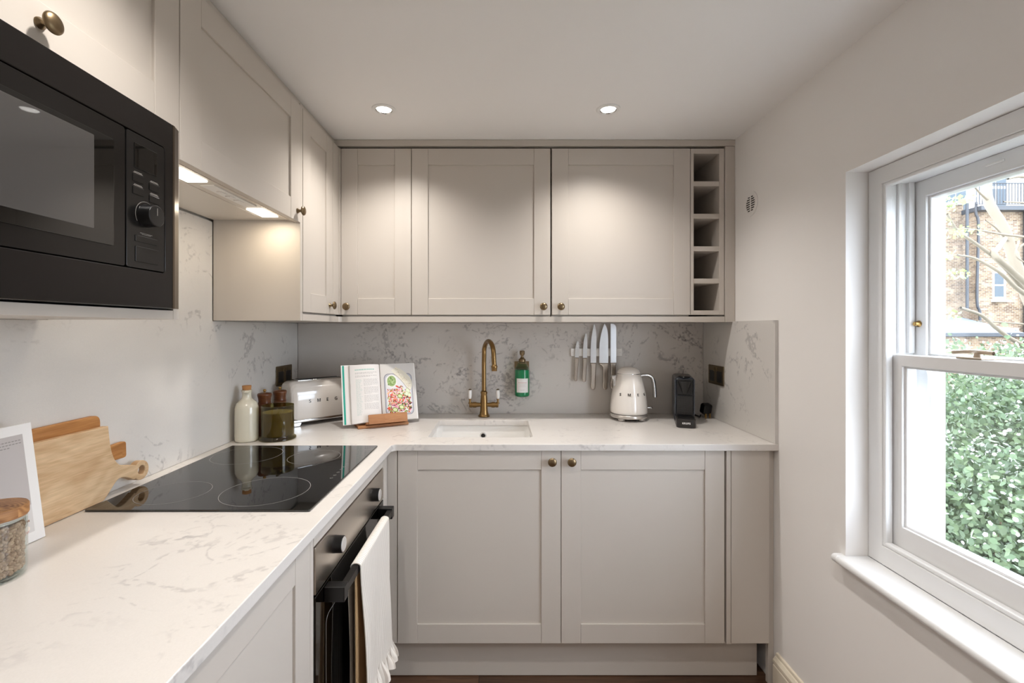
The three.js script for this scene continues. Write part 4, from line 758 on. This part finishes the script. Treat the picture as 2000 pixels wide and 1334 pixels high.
// ---------------------------------------------------------------- striped towel over the oven handle
{
  const t = thing('striped_towel', 'cream striped tea towel with a ruffled hem hanging on the oven handle', 'towel', [-0.379, -0.6135, 1.345]);
  const tex = dataTexture(512, 8, (x) => { const p = x % 16, n = (hash(x, 1) - 0.5) * 5; const s = p < 5; return (s ? [196, 186, 175] : [236, 230, 222]).map((c) => c + n); });
  M.towel.map = tex;
  const sheet = (f, nu, nv, th) => {      // closed shell around a parametric sheet f(u, s) -> Vector3
    const P = [], N = [], pos = [], uv = [], idx = [], e = 1e-3;
    for (let j = 0; j <= nv; j++) for (let i = 0; i <= nu; i++) { const u = i / nu, s = j / nv, p = f(u, s), a = f(Math.min(1, u + e), s).sub(f(Math.max(0, u - e), s)), b = f(u, Math.min(1, s + e)).sub(f(u, Math.max(0, s - e))); P.push(p); N.push(a.cross(b).normalize()); }
    for (const side of [0.5, -0.5]) P.forEach((p, k) => { const q = p.clone().addScaledVector(N[k], th * side); pos.push(q.x, q.y, q.z); uv.push((k % (nu + 1)) / nu * 1.2, Math.floor(k / (nu + 1)) / nv * 3); });
    const n = P.length, w = nu + 1;
    for (let j = 0; j < nv; j++) for (let i = 0; i < nu; i++) { const a = j * w + i; idx.push(a, a + 1, a + w, a + 1, a + w + 1, a + w, n + a, n + a + w, n + a + 1, n + a + 1, n + a + w, n + a + w + 1); }
    const rim = (a, b) => idx.push(a, n + a, b, b, n + a, n + b);
    for (let i = 0; i < nu; i++) { rim(i + 1, i); rim(nv * w + i, nv * w + i + 1); } for (let j = 0; j < nv; j++) { rim(j * w, (j + 1) * w); rim((j + 1) * w + nu, j * w + nu); }
    const g = new THREE.BufferGeometry(); g.setAttribute('position', new THREE.Float32BufferAttribute(pos, 3)); g.setAttribute('uv', new THREE.Float32BufferAttribute(uv, 2)); g.setIndex(idx); g.computeVertexNormals(); return g;
  };
  // path over the bar: s 0..0.4 back fall, 0.4..0.48 over the bar, 0.48..1 front fall. Axes: x outward, y up, z towards the camera side
  const cloth = (u, s) => {
    const d = (u - 0.5) * 0.30, hang = s < 0.42 ? (0.42 - s) / 0.42 : s > 0.5 ? (s - 0.5) / 0.5 : 0;
    let x, y;
    if (s < 0.42) { y = -0.004 - hang * 0.43; x = -0.0125 - 0.007 * sstep(0, 0.2, hang) + 0.006 * Math.sin(u * 21 + 1) * sstep(0.05, 0.6, hang); }
    else if (s <= 0.5) { const a = (s - 0.42) / 0.08 * Math.PI; x = -0.0125 * Math.cos(a); y = -0.004 + 0.0075 * Math.sin(a); }
    else { y = -0.004 - hang * (0.36 + 0.03 * u); x = 0.0125 + 0.010 * hang + (0.006 * Math.sin(u * 9 + 0.6) + 0.0025 * Math.sin(u * 23)) * sstep(0.08, 0.7, hang); }
    const gather = 1 - 0.05 * sstep(0.0, 0.5, hang) * (s > 0.5 ? 1 : 0.3);
    return new THREE.Vector3(x, y, -d * gather - 0.012 * hang * (s > 0.5 ? 1 : 0));
  };
  local(t, 'cloth', sheet(cloth, 60, 90, 0.0018), M.towel);
  local(t, 'ruffle', sheet((u, s) => { const p = cloth(u, 1), w = s; return new THREE.Vector3(p.x + (0.013 * Math.sin(u * 70) + 0.008 * Math.sin(u * 43 + 2)) * sstep(0, 0.8, w) + 0.006 * w, p.y + 0.003 - 0.06 * w + 0.006 * Math.sin(u * 55) * w, p.z * (1 + 0.07 * w) + 0.007 * Math.cos(u * 70) * w); }, 150, 8, 0.0016), M.towel, 'gathered ruffle along the hem');
  local(t, 'ruffle', sheet((u, s) => { const p = cloth(u, 0), w = s; return new THREE.Vector3(p.x + 0.006 * Math.sin(u * 66) * w, p.y + 0.003 - 0.05 * w, p.z * (1 + 0.06 * w)); }, 120, 5, 0.0016), M.towel);
  local(t, 'lining', sheet((u, s) => new THREE.Vector3(0.001 + 0.003 * Math.sin(u * 15 + 2) * s, -0.03 - 0.36 * s, -(u - 0.5) * 0.28 + 0.018), 30, 20, 0.0015), M.lining, 'tan lining between the layers');
}

// ---------------------------------------------------------------- outside the window
const ray = (px, py, d) => [(px - 980) / 900 * d, E + (641 - py) / 900 * d, -d];
const GROUND = -4.6;
structure('garden_ground', 'shaded garden ground below the window', 'ground', B(1.4, 60, GROUND - 0.2, GROUND, -20, 60, 0), M.soil);
{ // brick house across the garden
  const D = 22, X = (px) => (px - 980) / 900 * D, V = (py) => (641 - py) / 900 * D;
  const t = thing('brick_house', 'yellow brick house with balcony railing across the garden', 'house', [27, GROUND, 26]);
  part(t, 'main_wall', B(X(1905), 33, GROUND, V(414), D, D + 6, 0), M.brick);
  part(t, 'side_wing', B(17.0, X(1906), GROUND, V(394), D + 0.6, D + 6, 0), M.brick);
  part(t, 'cornice_band', B(X(1902), 33, V(414), V(405), D - 0.35, D + 6, 0.02), M.pipe, 'dark band under the balcony');
  part(t, 'wing_coping', B(17.0, X(1905), V(394), V(390), D + 0.5, D + 6, 0.02), M.stone);
  part(t, 'upper_wall', B(X(1912), 33, V(404), V(404) + 4, D + 2.2, D + 6, 0), std('#e3ded6', 0.9));
  for (let i = 0; i < 5; i++) {
    const x = X(1925) + i * 2.1, w = part(t, 'balcony_window', B(x, x + 1.3, V(404) + 0.1, V(404) + 3.0, D + 2.12, D + 2.22, 0.01), M.windowPaint);
    for (const k of [0, 1]) for (const j of [0, 1]) part(w, 'pane', B(x + 0.12 + k * 0.56, x + 0.62 + k * 0.56, V(404) + 0.25 + j * 1.4, V(404) + 1.5 + j * 1.4, D + 2.09, D + 2.13, 0), M.farGlass);
  }
  const rail = part(t, 'railing', merge([B(X(1895), 33, V(362), V(360.5), D - 0.28, D - 0.22, 0), B(X(1895), 33, V(402), V(401), D - 0.28, D - 0.22, 0), ...Array.from({ length: 74 }, (_, i) => B(X(1896) + i * 0.14, X(1896) + i * 0.14 + 0.028, V(402), V(362), D - 0.265, D - 0.235, 0))]), M.pipe, 'black iron balcony railing');
  for (const [x0, x1, y0, y1] of [[1938, 1963, 531, 586], [1958, 1988, 641, 690], [2060, 2090, 531, 586]]) {
    const w = part(t, 'sash_window', merge([B(X(x0), X(x1), V(y1), V(y0), D - 0.04, D + 0.05, 0)]), M.windowPaint), m = (y0 + y1) / 2 - 2, e = 3;
    for (const [a, b] of [[y0 + e, m - 1], [m + 2, y1 - e - 3]]) part(w, 'pane', B(X(x0 + 3), X(x1 - 5), V(b), V(a), D - 0.06, D - 0.03, 0), M.farGlass);
    part(w, 'window_sill', B(X(x0 - 3), X(x1 + 4), V(y1 + 4), V(y1), D - 0.2, D, 0.01), M.stone);
  }
  for (const [pts, r] of [[[[1901.5, 396], [1901.5, 420], [1905, 428], [1904.5, 600], [1908, 606], [1907.5, 640], [1903, 648], [1902, 690]], 0.055], [[[1884, 398], [1884, 500], [1884, 603]], 0.06], [[[1998, 405], [1998.5, 560], [1999, 800]], 0.09]])
    part(t, 'drainpipe', tube(pts.map(([a, b]) => { const p = ray(a, b, D); return [p[0], p[1], -(D - 0.12)]; }), r, 60, 8), M.pipe, 'black drainpipe');
  part(t, 'drain_hopper', B(X(1897), X(1907), V(655), V(640), D - 0.3, D, 0.03), M.pipe);
  // low outbuilding with a slate roof
  const s = new THREE.Shape(); s.moveTo(0, 0); s.lineTo(2.4, 0); s.lineTo(2.4, 0.9); s.lineTo(0, 0);
  part(t, 'slate_roof', extrude([[D - 2.2, V(650)], [D + 0.6, V(650) + 0.75], [D + 0.6, V(650)]], X(1903) - 17, 0).rotateY(Math.PI / 2).translate(17, E, 0).applyMatrix4(new THREE.Matrix4().identity()), M.slate, 'slate lean-to roof');
  part(t, 'roof_gutter', B(17, X(1904), V(656), V(649), D - 2.3, D - 2.15, 0.02), M.pipe);
  part(t, 'lean_to_wall', B(17, X(1901), GROUND, V(654), D - 2.1, D + 0.6, 0), M.brick);
}
{ // bare-limbed tree
  const t = thing('garden_tree', 'pale bare tree with a few spring leaves outside the upper pane', 'tree', [8.6, GROUND, 7.2]);
  const R = (list) => list.map(([a, b, d]) => ray(a, b, d));
  part(t, 'trunk', taper([[8.9, E + GROUND, -6.6], [8.8, E - 2.5, -6.7], ...R([[2075, 730, 6.9], [2010, 585, 7.1], [1978, 500, 7.2], [1958, 440, 7.3], [1931, 395, 7.4], [1928, 345, 7.5], [1915, 230, 7.6]])], 0.125, 0.05, 60, 9, 0.05), M.bark);
  const limbs = [
    [[[2030, 610, 7.0], [1985, 548, 6.7], [1945, 505, 6.5], [1905, 475, 6.4], [1870, 450, 6.3], [1850, 418, 6.2]], 0.04, 0.014],
    [[[2040, 585, 6.6], [1975, 528, 6.5], [1942, 497, 6.4], [1950, 485, 6.6], [1963, 466, 6.9]], 0.045, 0.03],
    [[[2040, 600, 6.2], [1985, 562, 6.1], [1950, 530, 6.0], [1905, 505, 6.0], [1870, 498, 5.9]], 0.035, 0.01],
    [[[2030, 690, 5.6], [1975, 662, 5.6], [1945, 640, 5.6], [1920, 618, 5.6], [1876, 601, 5.5]], 0.028, 0.016],
    [[[2020, 465, 7.0], [1960, 458, 6.9], [1900, 448, 6.7], [1845, 445, 6.6]], 0.02, 0.006],
    [[[1932, 393, 7.4], [1915, 378, 7.3], [1904, 366, 7.2]], 0.02, 0.012],
    [[[1968, 470, 7.2], [1945, 445, 7.1], [1925, 430, 7.0]], 0.018, 0.008],
    [[[1980, 500, 7.2], [1995, 480, 7.2], [2020, 468, 7.2]], 0.022, 0.012],
    [[[2030, 350, 7.6], [1990, 345, 7.5], [1968, 349, 7.4]], 0.03, 0.02],
    [[[2040, 400, 7.6], [1995, 396, 7.5], [1960, 394, 7.4]], 0.02, 0.01],
    [[[2010, 634, 5.8], [1960, 630, 5.8], [1908, 627, 5.7]], 0.011, 0.006],
    [[[1990, 470, 6.8], [1985, 500, 6.7], [2005, 515, 6.7]], 0.014, 0.008]];
  for (const [p, a, b] of limbs) part(t, 'branch', taper(R(p), a, b, 30, 7, 0.04), M.bark);
  const leaf = new THREE.PlaneGeometry(0.036, 0.024, 2, 1), n = 420, im = new THREE.InstancedMesh(leaf, M.leaf, n), o = new THREE.Object3D(), c = new THREE.Color(), at = [[1860, 395], [1885, 390], [1850, 405], [1862, 455], [1895, 450], [1850, 500], [1862, 535], [1875, 535], [1856, 615], [1840, 430], [1830, 380], [1900, 320], [1960, 300]];
  for (let i = 0; i < n; i++) { const [a, b] = at[i % at.length], p = ray(a + rr(-20, 20), b + rr(-9, 9), rr(5.6, 6.8)); o.position.set(...p).sub(t.position); o.rotation.set(rr(0, 6), rr(0, 6), rr(0, 6)); o.scale.setScalar(rr(0.7, 1.4)); o.updateMatrix(); im.setMatrixAt(i, o.matrix); c.setRGB(rr(0.18, 0.28), rr(0.3, 0.42), rr(0.07, 0.13)); im.setColorAt(i, c); }
  im.name = 'leaves'; im.userData = { kind: 'stuff', label: 'fresh green leaves' }; shade(im); t.add(im);
}
{ // flowering bush
  const C = [4.9, -2.15, 4.55], t = thing('flowering_bush', 'dense green bush covered in small white blossom outside the lower pane', 'bush', [C[0], GROUND, C[2]]);
  const lobes = [[0, 0, 0, 1.75, 1.9, 1.5], [1.5, 0.45, 0.6, 1.5, 1.85, 1.4], [-1.3, -0.5, 0.9, 1.2, 1.7, 1.3], [0.7, -0.7, -1.5, 1.5, 1.7, 1.3], [2.4, 0.1, -1.3, 1.4, 1.9, 1.3]];
  const leaf = (() => { const s = new THREE.Shape(); s.moveTo(0, -0.5); s.quadraticCurveTo(0.42, -0.2, 0.3, 0.15); s.quadraticCurveTo(0.18, 0.42, 0, 0.5); s.quadraticCurveTo(-0.18, 0.42, -0.3, 0.15); s.quadraticCurveTo(-0.42, -0.2, 0, -0.5); const g = new THREE.ShapeGeometry(s, 2); const p = g.attributes.position; for (let i = 0; i < p.count; i++) p.setZ(i, Math.abs(p.getX(i)) * 0.35); g.computeVertexNormals(); return g; })();
  const petal = (() => { const g = []; for (let k = 0; k < 5; k++) g.push(new THREE.CircleGeometry(0.26, 5).translate(0.27, 0, 0).rotateY(0.3).rotateZ(k * 1.2566)); return merge(g); })();
  const o = new THREE.Object3D(), c = new THREE.Color();
  const put = (name, geo, mat, n, s0, s1, q0, q1, col, label) => {
    const im = shade(new THREE.InstancedMesh(geo, mat, n));
    for (let i = 0; i < n; i++) {
      const [lx, ly, lz, a, b, e] = lobes[i % lobes.length], z = rr(-1, 1), f = rr(0, 6.283), r = Math.sqrt(1 - z * z), q = rr(q0, q1) * (0.9 + 0.2 * fbm(f * 3 + i % 5, z * 5, 3));
      const x = lx + a * q * r * Math.cos(f), y = ly + b * q * z, w = lz + e * q * r * Math.sin(f);
      o.position.set(x, C[1] + y - GROUND, w); o.rotation.set(rr(0, 6.28), rr(0, 6.28), rr(0, 6.28)); o.scale.setScalar(rr(s0, s1)); o.updateMatrix(); im.setMatrixAt(i, o.matrix); im.setColorAt(i, col(c));
    }
    im.name = name; im.userData = { kind: 'stuff', label }; t.add(im);
  };
  put('foliage', leaf, M.leaf, 260000, 0.032, 0.064, 0.55, 1.08, (k) => { const f = rr(0.6, 1.25), y = rr(0, 0.03); return k.setRGB(f * (0.095 + y), f * (0.145 + y), f * 0.075); }, 'small green leaves');
  put('blossom', petal, M.blossom, 15000, 0.018, 0.034, 0.99, 1.1, (k) => k.setRGB(0.5, 0.5, rr(0.44, 0.49)), 'small white blossom');
  for (let i = 0; i < 26; i++) { const a = rr(0.3, 2.8), [lx, ly, lz] = lobes[i % 3], h = rr(1.6, 3.6); const x = lx + 1.7 * Math.cos(a), z = lz + 1.45 * Math.sin(a); local(t, 'twig', taper([[x * 0.75, h - 0.9, z * 0.75], [x * 0.98, h - 0.3, z * 0.98], [x * 1.03 + rr(-0.2, 0.2), h + 0.25, z * 1.03 + rr(-0.2, 0.2)]], 0.012, 0.006, 12, 5), M.twig); }
}
renderer.render(scene, camera);
